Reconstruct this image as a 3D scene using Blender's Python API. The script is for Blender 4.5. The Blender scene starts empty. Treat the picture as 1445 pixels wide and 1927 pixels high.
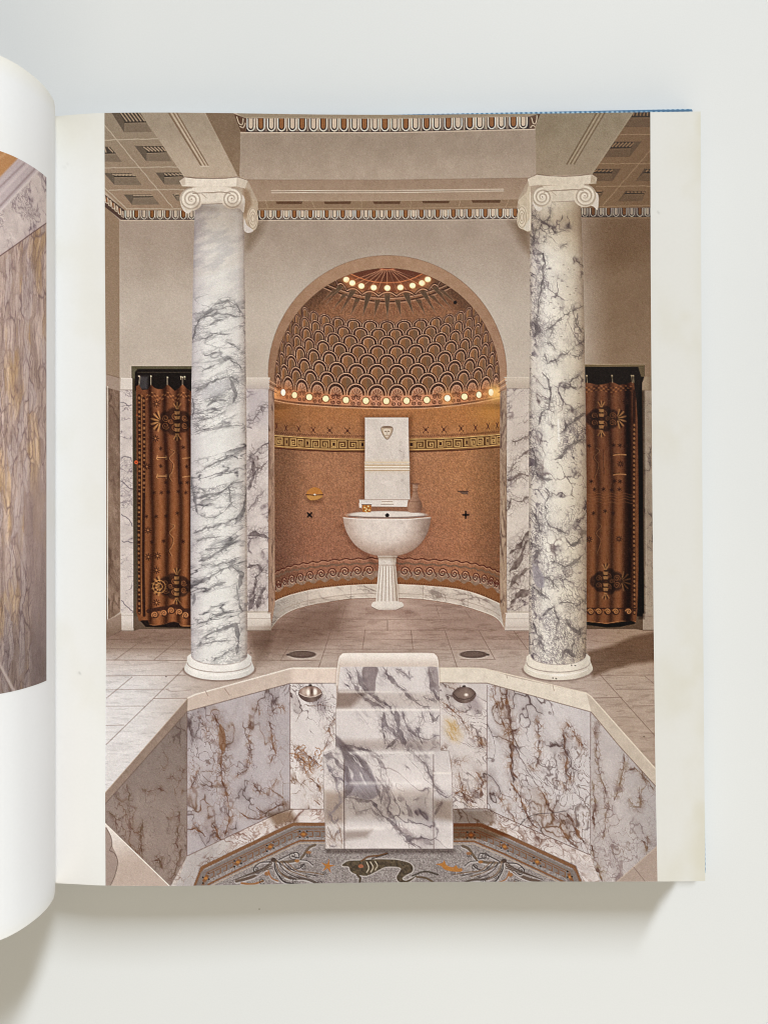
import bpy, math, random
import numpy as np

# ------------------------------------------------------------------ camera, light, exposure
scene = bpy.context.scene
FPX = 1391.0                      # focal length in photograph pixels (phone main lens)
W_PX, H_PX = 1445.0, 1927.0
CX, CY = W_PX / 2, H_PX / 2
PAGE_Z = 0.024                    # the open page lies 24 mm above the table
CAM_D = 0.297                     # camera to page
CAM_Z = PAGE_Z + CAM_D

cam_data = bpy.data.cameras.new("camera")
cam_data.sensor_fit = 'VERTICAL'
cam_data.sensor_height = 36.0
cam_data.lens = FPX / H_PX * 36.0
cam_data.clip_start = 0.01
cam_data.clip_end = 50.0
cam = bpy.data.objects.new("camera", cam_data)
cam.location = (0, 0, CAM_Z)
scene.collection.objects.link(cam)
scene.camera = cam

world = bpy.data.worlds.new("World")
scene.world = world
world.use_nodes = True
bg = world.node_tree.nodes["Background"]
bg.inputs[0].default_value = (1.0, 0.875, 0.66, 1)
bg.inputs[1].default_value = 0.265

def area_light(name, az, el, dist, w, h, power, col):
    ld = bpy.data.lights.new(name, 'AREA')
    ld.shape = 'RECTANGLE'
    ld.size, ld.size_y = w, h
    ld.energy = power
    ld.color = col
    ob = bpy.data.objects.new(name, ld)
    a, e = math.radians(az), math.radians(el)
    d = np.array([math.sin(a) * math.cos(e), math.cos(a) * math.cos(e), math.sin(e)])
    ob.location = d * dist
    from mathutils import Vector
    ob.rotation_euler = Vector(d).to_track_quat('Z', 'Y').to_euler()
    scene.collection.objects.link(ob)
    return ob

# tall narrow window beyond the top of the book
area_light("window_light", 23, 34.5, 12.0, 1.15, 3.7, 1440.0, (0.925, 0.98, 1.025))
area_light("right_fill_light", 80, 38, 7.0, 4.0, 3.0, 50.0, (1.0, 0.985, 0.96))  # unseen soft fill added from the right to brighten the left-hand leaf
area_light("near_room_light", 172, 40, 1.45, 1.1, 0.8, 7.0, (1.0, 0.90, 0.72))

scene.render.engine = 'CYCLES'
scene.cycles.filter_width = 1.05
vs = scene.view_settings
vs.view_transform = 'Standard'
vs.look = 'None'
vs.exposure = 0.0
vs.gamma = 1.0
vs.use_curve_mapping = False

# ------------------------------------------------------------------ helpers
def world_pt(px, py, z):
    k = (CAM_Z - z) / FPX
    return (px - CX) * k, -(py - CY) * k

def mesh_object(name, verts, faces, mat, parent=None, smooth=True):
    me = bpy.data.meshes.new(name)
    verts = np.asarray(verts, np.float32)
    me.vertices.add(len(verts))
    me.vertices.foreach_set("co", verts.ravel())
    faces = np.asarray(faces, np.int32)
    n, k = faces.shape
    me.loops.add(n * k)
    me.loops.foreach_set("vertex_index", faces.ravel())
    me.polygons.add(n)
    me.polygons.foreach_set("loop_start", np.arange(n, dtype=np.int32) * k)
    me.polygons.foreach_set("loop_total", np.full(n, k, np.int32))
    me.polygons.foreach_set("use_smooth", np.full(n, smooth, bool))
    me.update(calc_edges=True)
    me.materials.append(mat)
    ob = bpy.data.objects.new(name, me)
    scene.collection.objects.link(ob)
    if parent:
        ob.parent = parent
    return ob

def grid_faces(ny, nx, flip=False):
    i = np.arange(ny * nx).reshape(ny, nx)
    a, b, c, d = i[:-1, :-1], i[:-1, 1:], i[1:, 1:], i[1:, :-1]
    f = np.stack([a, d, c, b] if not flip else [a, b, c, d], -1)
    return f.reshape(-1, 4)

def set_colours(ob, name, rgb_srgb):
    c = np.clip(rgb_srgb.reshape(-1, 3) / 255.0, 0, 1)
    lin = np.where(c <= 0.04045, c / 12.92, ((c + 0.055) / 1.055) ** 2.4)
    out = np.ones((len(lin), 4), np.float32)
    out[:, :3] = lin
    at = ob.data.color_attributes.new(name, 'FLOAT_COLOR', 'POINT')
    at.data.foreach_set("color", out.ravel())

# ------------------------------------------------------------------ noise
def h2(ix, iy, seed):
    ix = ix.astype(np.int64); iy = iy.astype(np.int64)
    h = (ix * 374761393 + iy * 668265263 + seed * 974634777) & 0xFFFFFFFF
    h = ((h ^ (h >> 13)) * 1274126177) & 0xFFFFFFFF
    h = ((h ^ (h >> 16)) * 2246822519) & 0xFFFFFFFF
    h = h ^ (h >> 15)
    return (h / 4294967296.0).astype(np.float32)

def vn(x, y, seed=0):
    ix = np.floor(x); iy = np.floor(y)
    fx = x - ix; fy = y - iy
    fx = fx * fx * (3 - 2 * fx); fy = fy * fy * (3 - 2 * fy)
    a = h2(ix, iy, seed); b = h2(ix + 1, iy, seed)
    c = h2(ix, iy + 1, seed); d = h2(ix + 1, iy + 1, seed)
    return (a + (b - a) * fx) * (1 - fy) + (c + (d - c) * fx) * fy

def fbm(x, y, seed=0, octv=4, gain=0.5):
    s = 0; a = 1; t = 0
    for o in range(octv):
        s = s + a * vn(x * 2 ** o + 17.3 * o, y * 2 ** o + 9.1 * o, seed + o)
        t += a; a *= gain
    return s / t

def worley(x, y, seed=0):
    ix = np.floor(x); iy = np.floor(y)
    f1 = np.full(x.shape, 9.0, np.float32); f2 = f1.copy(); cid = np.zeros(x.shape, np.float32)
    for dy in (-1, 0, 1):
        for dx in (-1, 0, 1):
            cx = ix + dx; cy = iy + dy
            d = np.hypot(cx + h2(cx, cy, seed) - x, cy + h2(cx, cy, seed + 7) - y)
            nr = d < f1
            f2 = np.where(nr, f1, np.minimum(f2, d))
            cid = np.where(nr, h2(cx, cy, seed + 13), cid)
            f1 = np.where(nr, d, f1)
    return f1, f2, cid

def sstep(a, b, v):
    t = np.clip((v - a) / (b - a), 0, 1)
    return t * t * (3 - 2 * t)

def mix(c0, c1, t):
    return np.asarray(c0, np.float32) * (1 - t[..., None]) + np.asarray(c1, np.float32) * t[..., None]

# ------------------------------------------------------------------ the printed sheet: a fine grid of ink points
class Sheet:
    """ink colours at the vertices of a grid; x, y are photograph pixels of each vertex"""
    def __init__(self, X, Y):
        self.X, self.Y = X.astype(np.float32), Y.astype(np.float32)
        self.ny, self.nx = X.shape
        self.img = np.full(X.shape + (3,), 190, np.float32)
        self.clip = None
        self.xc = X.mean(0); self.ymin = Y.min(1); self.ymax = Y.max(1)
        self.xmin = X.min(0); self.xmax = X.max(0)
        self.AA = 1.25
    def win(self, x0, y0, x1, y1, pad=3):
        i0 = int(np.searchsorted(self.xmax, x0 - pad)); i1 = int(np.searchsorted(self.xmin, x1 + pad))
        j0 = int(np.searchsorted(self.ymax, y0 - pad)); j1 = int(np.searchsorted(self.ymin, y1 + pad))
        return (slice(j0, max(j1, j0)), slice(i0, max(i1, i0)))
    def put(self, s, m, col, a=1.0):
        if self.clip is not None:
            m = m * self.clip[s]
        m = (m * a)[..., None]
        I = self.img[s]
        I += (np.asarray(col, np.float32) - I) * m
    def mul(self, s, m, f):
        if self.clip is not None:
            m = m * self.clip[s]
        self.img[s] *= (1 - m[..., None]) + m[..., None] * np.asarray(f, np.float32)
    def sd(self, s, P):
        x, y = self.X[s], self.Y[s]
        P = np.asarray(P, np.float32)
        d = np.full(x.shape, 1e9, np.float32); ins = np.zeros(x.shape, bool)
        for (ax, ay), (bx, by) in zip(P, np.roll(P, -1, 0)):
            ex, ey = bx - ax, by - ay
            L = ex * ex + ey * ey
            if L < 1e-9: continue
            wx, wy = x - ax, y - ay
            t = np.clip((wx * ex + wy * ey) / L, 0, 1)
            d = np.minimum(d, (wx - t * ex) ** 2 + (wy - t * ey) ** 2)
            if ey != 0:
                cr = ((ay <= y) != (by <= y)) & (x < ax + ex * (y - ay) / ey)
                ins ^= cr
        d = np.sqrt(d)
        return np.where(ins, -d, d)
    def mask(self, P, soft=0.0):
        P = np.asarray(P, np.float32)
        s = self.win(P[:, 0].min(), P[:, 1].min(), P[:, 0].max(), P[:, 1].max(), 3 + soft)
        return s, np.clip(0.5 - self.sd(s, P) / (self.AA + soft), 0, 1)
    def fill(self, P, col, a=1.0, soft=0.0):
        s, m = self.mask(P, soft)
        if m.size == 0: return
        if callable(col):
            col = col(self.X[s], self.Y[s])
        self.put(s, m, col, a)
    def shade(self, P, f, soft=0.0):
        s, m = self.mask(P, soft)
        if m.size: self.mul(s, m, f)
    def line(self, P, w, col, a=1.0, soft=0.0, closed=False):
        P = np.asarray(P, np.float32)
        if closed: P = np.vstack([P, P[:1]])
        pad = w / 2 + self.AA + soft + 1
        s = self.win(P[:, 0].min(), P[:, 1].min(), P[:, 0].max(), P[:, 1].max(), pad)
        x, y = self.X[s], self.Y[s]
        if x.size == 0: return
        d = np.full(x.shape, 1e9, np.float32)
        for (ax, ay), (bx, by) in zip(P[:-1], P[1:]):
            ex, ey = bx - ax, by - ay
            L = max(ex * ex + ey * ey, 1e-9)
            t = np.clip(((x - ax) * ex + (y - ay) * ey) / L, 0, 1)
            d = np.minimum(d, (x - ax - t * ex) ** 2 + (y - ay - t * ey) ** 2)
        d = np.sqrt(d)
        A = self.AA + soft
        m = np.clip(1 - (d - max(w / 2 - A / 2, 0)) / A, 0, 1) * min(1.0, w / A if soft == 0 else 1.0)
        self.put(s, m, col, a)
    def ell(self, cx, cy, rx, ry, col, a=1.0, soft=0.0):
        s = self.win(cx - rx, cy - ry, cx + rx, cy + ry, 4 + soft)
        x, y = self.X[s], self.Y[s]
        q = np.hypot((x - cx) / rx, (y - cy) / ry)
        m = np.clip(0.5 - (q - 1) * min(rx, ry) / (self.AA + soft), 0, 1)
        if callable(col): col = col(x, y)
        self.put(s, m, col, a)
    def glow(self, cx, cy, r, col, a):
        s = self.win(cx - 3 * r, cy - 3 * r, cx + 3 * r, cy + 3 * r)
        x, y = self.X[s], self.Y[s]
        m = a * np.exp(-((x - cx) ** 2 + (y - cy) ** 2) / (r * r))
        if self.clip is not None: m = m * self.clip[s]
        I = self.img[s]
        I += (np.asarray(col, np.float32) - I) * m[..., None]

def path_dist(x, y, P):
    d = np.full(x.shape, 1e9, np.float32); t_at = np.zeros(x.shape, np.float32); acc = 0.0
    for (ax, ay), (bx, by) in zip(P[:-1], P[1:]):
        ex, ey = bx - ax, by - ay
        L = max(ex * ex + ey * ey, 1e-9)
        t = np.clip(((x - ax) * ex + (y - ay) * ey) / L, 0, 1)
        q = (x - ax - t * ex) ** 2 + (y - ay - t * ey) ** 2
        nr = q < d
        d = np.where(nr, q, d); t_at = np.where(nr, acc + t * math.sqrt(L), t_at)
        acc += math.sqrt(L)
    return np.sqrt(d), t_at, acc

def vein(S, P, w, col, bw=0.0, seed=1, warp=4.0, a=0.9, cell=7.0, ang=0.0, stretch=1.0, tint=None):
    """a natural seam in marble: a crooked core that swells and thins, with a net of small cracks in a band round it"""
    P = np.asarray(P, np.float32); pad = w + 2 * bw + warp * 2 + 3
    s = S.win(P[:, 0].min(), P[:, 1].min(), P[:, 0].max(), P[:, 1].max(), pad)
    x, y = S.X[s], S.Y[s]
    if x.size == 0: return
    wx = (fbm(x / 13, y / 13, seed + 11, 3) - 0.5) * 3.2 * warp; wy = (fbm(x / 13, y / 13, seed + 23, 3) - 0.5) * 3.2 * warp
    d, t, L = path_dist(x + wx, y + wy, P)
    ends = sstep(0, 10, t) * sstep(0, 10, L - t) * 0.7 + 0.3
    sw = vn(t / 9.0, t * 0, seed) * 0.8 + vn(t / 26.0, t * 0, seed + 2) * 0.8
    hw = np.maximum(w * 0.5 * (0.15 + 1.1 * sw ** 1.6) * ends, 0.25)
    A = S.AA
    core = np.clip((hw - d) / A + 0.5, 0, 1) * np.clip(hw * 2 / A, 0.35, 1) * (0.55 + 0.45 * vn(x / 5, y / 5, seed + 5))
    m = core
    if bw:
        ca, sa = math.cos(math.radians(ang)), math.sin(math.radians(ang))
        u = ((x + wx) * ca + (y + wy) * sa) / (cell * stretch); v = (-(x + wx) * sa + (y + wy) * ca) / cell
        f1, f2, cid = worley(u, v, seed + 40)
        net = np.exp(-((f2 - f1) / (0.10 + 1.1 / cell * vn(x / 6, y / 6, seed + 8))) ** 2) * np.exp(-(d / bw) ** 2) * (0.15 + 0.85 * vn(x / 8, y / 8, seed + 6)) * ends
        fillc = sstep(0.70, 0.95, cid) * np.exp(-(d / (bw * 0.7)) ** 2) * 0.55 * ends
        m = np.maximum(np.maximum(core, net), np.maximum(fillc, 0.10 * np.exp(-(d / (bw * 0.7)) ** 2) * ends))
    c = np.asarray(col, np.float32)
    if tint is not None:
        c = mix(col, tint, sstep(0.35, 0.65, vn(x / 11, y / 11, seed + 77)))
    S.put(s, np.clip(m, 0, 1), c, a)

def smooth(P, n=6, closed=False):
    P = np.asarray(P, np.float64)
    if closed:
        Q = np.vstack([P[-1:], P, P[:2]])
    else:
        Q = np.vstack([2 * P[:1] - P[1:2], P, 2 * P[-1:] - P[-2:-1]])
    out = []
    t = np.linspace(0, 1, n, endpoint=False)[:, None]
    for k in range(1, len(Q) - 2):
        a, b, c, d = Q[k - 1], Q[k], Q[k + 1], Q[k + 2]
        out.append(0.5 * ((2 * b) + (c - a) * t + (2 * a - 5 * b + 4 * c - d) * t ** 2 + (3 * b - a - 3 * c + d) * t ** 3))
    out = np.vstack(out)
    if not closed:
        out = np.vstack([out, P[-1:]])
    return out

def wob(P, amp, seed, step=5.0):
    """a polyline cut into short steps and roughened, like a crack in marble"""
    P = np.asarray(P, np.float64); rs = np.random.RandomState(seed); out = []
    for a, b in zip(P[:-1], P[1:]):
        L = np.hypot(*(b - a)); n = max(1, int(L / step))
        nrm = np.array([-(b - a)[1], (b - a)[0]]) / max(L, 1e-6)
        for k in range(n):
            p = a + (b - a) * k / n
            out.append(p + nrm * rs.normal(0, amp) * (k > 0))
    out.append(P[-1])
    return np.array(out)

def spiral(cx, cy, r, turns, a0, sgn=1, n=26, sx=1.0, r1=0.12):
    t = np.linspace(0, 1, n)
    rr = r * (1 - (1 - r1) * t)
    an = a0 + sgn * 2 * math.pi * turns * t
    return np.stack([cx + sx * rr * np.cos(an), cy + rr * np.sin(an)], -1)

def interp(x, pts):
    pts = np.asarray(pts, np.float64)
    return np.interp(x, pts[:, 0], pts[:, 1])

def marble(x, y, base, dark, seed, cell=30, ang=0.0, stretch=1.0, warp=0.6, width=0.10, dens=0.5, cloud=10, tint=None, fine=0.5, soft=0.05):
    ca, sa = math.cos(math.radians(ang)), math.sin(math.radians(ang))
    u = (x * ca + y * sa) / (cell * stretch); v = (-x * sa + y * ca) / cell
    wu = (fbm(u * 1.3, v * 1.3, seed + 50, 4) - 0.5) * 2 * warp; wv = (fbm(u * 1.3, v * 1.3, seed + 80, 4) - 0.5) * 2 * warp
    f1, f2, cid = worley(u + wu, v + wv, seed)
    g1, g2, gid = worley((u + wu * 1.2) * 2.6, (v + wv * 1.2) * 2.6, seed + 3)
    patch = fbm(u * 0.55, v * 0.55, seed + 200, 3)
    on = sstep(0.62 - 0.35 * dens, 0.78 - 0.35 * dens, fbm(u * 0.8, v * 0.8, seed + 240, 3) + 0.06)
    nz = vn(u * 1.3 + 3, v * 1.3, seed + 31)
    w1 = np.maximum(width * (0.30 + 2.2 * nz ** 2.2), 0.75 / cell)
    e1 = f2 - f1
    v1 = np.exp(-(e1 / w1) ** 2) * (0.10 + 0.90 * on) * np.clip(0.35 + 0.65 * w1 / width, 0.35, 1.0)
    on2 = sstep(0.50, 0.64, patch + (dens - 0.5) * 0.35)
    w2 = np.maximum(width * 1.5 * (0.4 + 1.2 * vn(u * 3, v * 3, seed + 33)), 1.9 / cell)
    v2 = np.exp(-((g2 - g1) / w2) ** 2) * on2 * fine
    haze = sstep(0.55, 0.8, nz) * on * np.exp(-(e1 / 0.45) ** 2) * 0.28
    m = np.clip(np.maximum(np.maximum(v1 * (0.45 + 0.45 * vn(u * 3, v * 3, seed + 9)), v2 * 0.85), haze), 0, 1)
    m = np.clip(m + 0.30 * np.exp(-(e1 / (w1 * 0.4)) ** 2) * on * sstep(0.6, 1.4, w1 / width), 0, 1)
    c = (fbm(u * 1.4, v * 1.4, seed + 400, 5) - 0.5) * 2 * cloud + (cid - 0.5) * cloud * 0.7
    base = np.asarray(base, np.float32)
    col = base + c[..., None] * np.array([1.0, 1.0, 0.97], np.float32)
    if tint is not None:
        t = sstep(0.5, 0.72, fbm(u * 0.7, v * 0.7, seed + 500, 3)) * 0.7
        dk = mix(dark, tint, t)
    else:
        dk = np.broadcast_to(np.asarray(dark, np.float32), col.shape)
    return col * (1 - m[..., None]) + dk * m[..., None]
# ------------------------------------------------------------------ what is printed on the right-hand page
DK = (66, 46, 40)
CREAM = (208, 187, 162)

def eggs(S, light, orange, ytop, ybot, hw, x0, x1, dim=1.0, dots=True):
    """egg-and-dart moulding between two curves"""
    xs = np.linspace(x0, x1, 12)
    D = lambda c: tuple(np.array(c) * dim)
    S.fill([(x, ytop(x)) for x in xs] + [(x, ybot(x)) for x in xs[::-1]], D((52, 37, 33)))
    every = sorted(list(light) + list(orange))
    for a, b in zip(every[:-1], every[1:]):
        m = (a + b) / 2; t, bt = ytop(m), ybot(m); h = bt - t
        S.line([(m, t), (m, bt - 2)], hw * 0.16, D((196, 173, 148)))
        S.line([(m - hw * 0.14, t), (m - hw * 0.3, bt - 1.5)], hw * 0.1, D((170, 146, 122)))
        S.line([(m + hw * 0.14, t), (m + hw * 0.3, bt - 1.5)], hw * 0.1, D((170, 146, 122)))
    for kind, arr in ((0, light), (1, orange)):
        for cx in arr:
            t, b = ytop(cx), ybot(cx); h = b - t
            def U(w, bot):
                an = np.linspace(0, math.pi, 11)
                r = w
                return [(cx + w, t)] + [(cx + w * math.cos(a), b - bot - r * 1.15 + r * 1.15 * math.sin(a)) for a in an] + [(cx - w, t)]
            S.fill(U(hw * 0.94, h * 0.05), D((224, 206, 184)))
            S.fill(U(hw * 0.70, h * 0.13), D((50, 33, 30)))
            S.fill(U(hw * 0.46, h * 0.25), D((196, 174, 150) if kind == 0 else (140, 90, 48)))

def coffer(S, outer, inner, base, k=1.0):
    B = np.array(base) * k
    S.fill(outer, B * 0.84)
    o, i = outer, inner
    S.fill([o[0], i[0], i[3], o[3]], B * 0.68)
    S.fill([o[3], i[3], i[2], o[2]], B * 0.84)
    S.fill(inner, B * 0.52)
    (x0, y0), (x1, y1), (x2, y2), (x3, y3) = inner
    n = max(3, int((x1 - x0) / 6))
    for q in range(n):
        t = (q + 0.6) / n
        S.line([(x0 + (x1 - x0) * t, y0 + 2), (x3 + (x2 - x3) * t, y3 - 3)], 2.2, B * 1.2, 0.85)
    S.line([(x3, y3), (x2, y2)], 2.0, B * 0.36)
    S.line([(x3, y3 + 1.4), (x2, y2 + 1.4)], 0.9, B * 1.2, 0.6)

def volute(S, cx, cy, r, sgn, col, ln, squash=1.0):
    an = np.linspace(0, 2 * math.pi, 28)
    S.fill([(cx + squash * r * math.cos(a), cy + r * math.sin(a)) for a in an], col)
    s = S.win(cx - r, cy - r, cx + r, cy + r)
    q = np.hypot((S.X[s] - cx) / (r * squash), (S.Y[s] - cy) / r)
    S.mul(s, (q < 1) * sstep(0.2, 1.0, ((S.Y[s] - cy) / r * 0.7 + sgn * 0.3 * (S.X[s] - cx) / r)) * 0.35, (0.72, 0.68, 0.63))
    S.line(spiral(cx, cy, r * 0.98, 2.6, -math.pi / 2, sgn, 60, squash, 0.1), 2.2, ln, 0.5, 1.2)
    S.line(spiral(cx, cy + 1.0, r * 0.84, 2.3, -math.pi / 2, sgn, 50, squash, 0.1), 2.2, (236, 226, 210), 0.5, 1.2)
    S.ell(cx, cy, 3.2 * squash, 3.2, (224, 210, 192)); S.ell(cx, cy, 1.5, 1.5, ln, 0.7)

def column_marble(S, P, fn):
    s, m = S.mask(P)
    S.put(s, m, fn(S.X[s], S.Y[s]))
    return s, m

def paint_bath(S):
    X, Y = S.X, S.Y
    lin = lambda pts: (lambda x: interp(x, pts))
    # ---------------- walls and ceiling, broad tones
    S.img[:] = (176, 155, 132)
    n = fbm(X / 60, Y / 60, 5, 3)
    S.img += ((n - 0.5) * 12)[..., None]
    full = (slice(0, S.ny), slice(0, S.nx))
    # main wall: darker under the ceiling, lighter lower down, browner at right
    wall = mix((163, 144, 126), (189, 174, 158), sstep(425, 600, Y))
    right = sstep(1060, 1160, X)
    wall = wall * (1 - right[..., None]) + mix((118, 91, 64), (134, 108, 82), sstep(400, 680, Y)) * right[..., None]
    wall += ((fbm(X / 40, Y / 40, 8, 4) - 0.5) * 14)[..., None]
    S.put(full, (Y > 405) * 1.0, wall)
    # side wall at far left
    S.fill([(190, 380), (225.4, 414), (226, 738), (190, 738)], lambda x, y: mix((143, 118, 92), (150, 126, 102), sstep(400, 700, y)))
    S.line([(225.4, 414), (226, 735)], 1.0, (190, 170, 150), 0.6)
    # ---------------- ceiling at left
    CL = np.array((148, 127, 103.0))
    S.fill([(190, 205), (350, 205), (368, 400), (235, 396), (190, 352)], lambda x, y: CL + 0 * x[..., None] + ((y - 300) / 100)[..., None] * (4, -2, -4))
    for o, i in (([(208, 208), (262, 208), (286, 248), (234, 249)], [(222, 208), (262, 208), (275, 229.6), (235, 230.7)]),
                 ([(254, 274.5), (307, 274.5), (323, 303), (276, 303.6)], [(267, 275), (307.5, 275), (314, 286), (277.5, 287)]),
                 ([(180, 275.5), (207, 275.5), (230, 304.5), (180, 304)], [(185, 276), (208, 277), (217.5, 288), (180, 289)]),
                 ([(196, 325.5), (247.5, 325.5), (267, 348), (216, 348)], [(209, 326), (247.5, 326), (255.5, 332), (216, 333)]),
                 ([(293.6, 325), (344.5, 324.5), (352, 347), (310, 347)], [(306, 325), (341, 324.5), (347.7, 331), (310, 332.6)]),
                 ([(233.5, 366), (285.5, 366), (300.5, 384.5), (249, 385)], [(248, 366), (284.4, 366), (288, 370.6), (252, 371)]),
                 ([(325, 365), (336, 365), (340, 378), (334, 378)], [(327, 365), (336, 365), (337, 367), (331, 368)])):
        coffer(S, o, i, CL, 1.0)
    rope = (186, 169, 146)
    for seg in ([(197, 264), (297, 261)], [(197, 316), (336, 314)], [(206, 357.7), (346, 356.5)], [(197, 235), (259.7, 311.6), (325, 390)], [(239, 393), (340, 393)], [(197, 353), (239, 393)]):
        S.line(wob(seg, 0.4, 3, 6), 1.7, rope, 0.8)
    # cornice running away at far left
    S.fill([(190, 360), (236, 396), (235, 413.5), (228, 413.5), (190, 383)], (84, 62, 50))
    for k in range(7):
        x = 195 + k * 6.0; y = 362 + k * 5.2
        S.line([(x - 3, y + 2), (x - 1.5, y + 14), (x + 2.5, y + 16), (x + 2, y + 5)], 1.4, (196, 174, 148))
        S.line([(x, y + 5), (x + 1, y + 12)], 2.0, (150, 96, 52) if k % 2 else (176, 152, 126))
    # ---------------- ceiling at right
    CR = np.array((122, 93, 63.0))
    S.fill([(1100, 205), (1240, 205), (1240, 396), (1094, 396), (1112, 330)], lambda x, y: CR + 0 * x[..., None] + ((1150 - x) / 100)[..., None] * (7, 7, 6))
    for o, i in (([(1190, 205), (1240, 205), (1240, 239), (1172, 239)], [(1190, 205), (1240, 205), (1240, 220.5), (1187, 220)]),
                 ([(1152.7, 266), (1207, 266), (1184, 295), (1133.6, 296)], [(1154.7, 267), (1194.4, 267), (1186.8, 278), (1147.7, 278.7)]),
                 ([(1119.6, 317.4), (1167.7, 317.4), (1151.7, 341), (1118, 341)], [(1119.6, 318), (1154.7, 318), (1150.7, 325.4), (1114, 325.4)]),
                 ([(1212, 317.4), (1240, 317.4), (1240, 341), (1195.8, 340.5)], [(1215, 318), (1240, 318), (1240, 325.5), (1211, 325.4)]),
                 ([(1176.8, 359.5), (1214.5, 359.5), (1207, 378.6), (1162.7, 378.6)], [(1178.8, 359.5), (1214, 359.3), (1210.5, 364), (1175.8, 364.6)]),
                 ([(1124.6, 360.5), (1135.6, 360), (1128.6, 371.6), (1122, 371)], [(1124.6, 360.5), (1132, 360), (1131, 362), (1122, 362)])):
        coffer(S, o, i, CR, 1.0)
        S.fill([o[1], i[1], i[2], o[2]], CR * 0.78)
    for seg in ([(1160, 252.6), (1236, 253)], [(1060, 308.4), (1236, 307.6)], [(1122, 350.5), (1236, 350)], [(1128, 388.5), (1236, 387)], [(1236, 268), (1133.6, 386.6)]):
        S.line(wob(seg, 0.4, 5, 6), 1.3, (160, 130, 96), 0.7)
    # ---------------- the two beams
    soff = lambda c0, c1: (lambda x, y: mix(c0, c1, sstep(215, 330, y)) + ((fbm(x / 14, y / 14, 21, 3) - 0.5) * 12)[..., None])
    S.fill([(262, 206), (383, 206), (446.4, 330), (347, 333)], soff((158, 141, 119), (181, 161, 138)))
    for a, b, w, c in (((318, 212), (379, 311.5), 3.2, (126, 101, 76)), ((322.5, 212), (383, 311.5), 2.0, (194, 172, 146)), ((326.5, 212), (386.5, 311.5), 2.2, (134, 108, 82)),
                       ((329.5, 212), (389, 311.5), 1.6, (188, 166, 140)), ((333, 212), (392, 311.5), 2.2, (128, 103, 78))):
        S.line([a, b], w, c, 0.9)
    S.line([(378, 313), (393, 313)], 2.0, (205, 188, 166), 0.8)
    S.fill([(383, 206), (436, 206), (440, 214), (453, 248), (451.5, 334), (446.4, 330)], soff((126, 103, 79), (137, 112, 86)))
    S.line([(265, 212), (347, 332)], 1.0, (186, 168, 144), 0.5); S.line([(386, 212), (446.4, 329)], 1.0, (192, 172, 148), 0.6)
    S.fill([(1018, 206), (1196, 206), (1113.6, 328), (1008, 330), (1006.5, 242)], soff((141, 125, 99), (152, 133, 108)))
    S.fill([(1018, 206), (1062, 206), (1008, 330), (1006.5, 242)], soff((134, 116, 90), (150, 130, 104)), 0.6, 18)
    for a, b, w, c in (((1122.6, 212), (1066.4, 308.4), 2.6, (108, 85, 58)), ((1126, 212), (1070, 308.4), 1.6, (166, 146, 116)), ((1130, 212), (1073, 308.4), 2.2, (112, 88, 60)),
                       ((1134, 212), (1076.5, 308.4), 1.6, (164, 143, 114)), ((1137.5, 212), (1080, 308.4), 2.2, (110, 87, 60))):
        S.line([a, b], w, c, 0.9)
    S.line([(1191, 211), (1113.6, 326.5)], 1.0, (178, 158, 128), 0.5)
    # ---------------- fascia across the middle
    fb = lin([(440, 338), (720, 338.5), (1000, 334.5)])
    ft = lin([(440, 250), (720, 249.5), (1010, 243)])
    xs = np.linspace(453, 1007, 14)
    S.fill([(x, ft(x)) for x in xs] + [(1008, 330)] + [(x, fb(x)) for x in np.linspace(996, 466, 14)] + [(451.5, 330)],
           lambda x, y: mix((155, 136, 116), (172, 152, 132), sstep(265, 335, y + 12 * (fbm(x / 70, y / 40, 3, 2) - 0.5))) + ((fbm(x / 18, y / 18, 22, 3) - 0.5) * 14)[..., None])
    S.fill([(438, 210), (740, 213), (1018, 210), (1012, 221), (740, 223.5), (463, 222.5)], (150, 131, 106))
    S.line([(463, 221.5), (740, 222.8), (1000, 219)], 1.0, (190, 170, 142), 0.6)
    L1 = [472.2, 510.8, 550.5, 590.2, 629.2, 667.4, 705.6, 743, 781.5, 821.3, 861.6, 902.4, 943, 984.3]
    O1 = [491, 530, 568.7, 608.4, 647, 685.7, 724.2, 763.5, 802.6, 843.4, 884, 925, 965.7]
    eggs(S, L1, O1, lin([(460, 222.5), (740, 223.5), (1000, 219.5)]), lin([(460, 248.5), (740, 248.5), (1005, 242.5)]), 8.4, 463, 996)
    for P in ([(440, 214), (463, 222.5), (463, 248.5), (453, 248)], [(996, 219.5), (1017, 213), (1005, 242.5), (996, 242.8)]):
        S.fill(P, (96, 68, 48))
    for q in ([(446, 220), (450, 232), (456, 234), (458, 224)], [(452, 238), (458, 240), (462, 232)], [(1000, 222), (1003, 232), (1008, 231), (1010, 218)], [(998, 240), (1002, 236), (1006, 238)]):
        S.line(smooth(q, 5), 1.6, (202, 180, 152))
    S.line([(453, 250), (740, 249.8), (1006, 243.5)], 1.4, (214, 190, 168), 0.8)
    # soffit, thin double line, small coffers
    sb = lin([(440, 378), (720, 378), (1000, 374.5)])
    S.fill([(466, 338)] + [(x, fb(x)) for x in np.linspace(480, 990, 8)] + [(996, 335), (974, 375)] + [(x, sb(x)) for x in np.linspace(960, 490, 8)] + [(485, 378)],
           lambda x, y: mix((154, 128, 104), (162, 136, 111), sstep(340, 376, y)) + ((fbm(x / 15, y / 15, 23, 3) - 0.5) * 10)[..., None])
    S.line([(466, 338.4), (720, 338.8), (996, 334.9)], 1.0, (128, 103, 82), 0.6)
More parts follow.
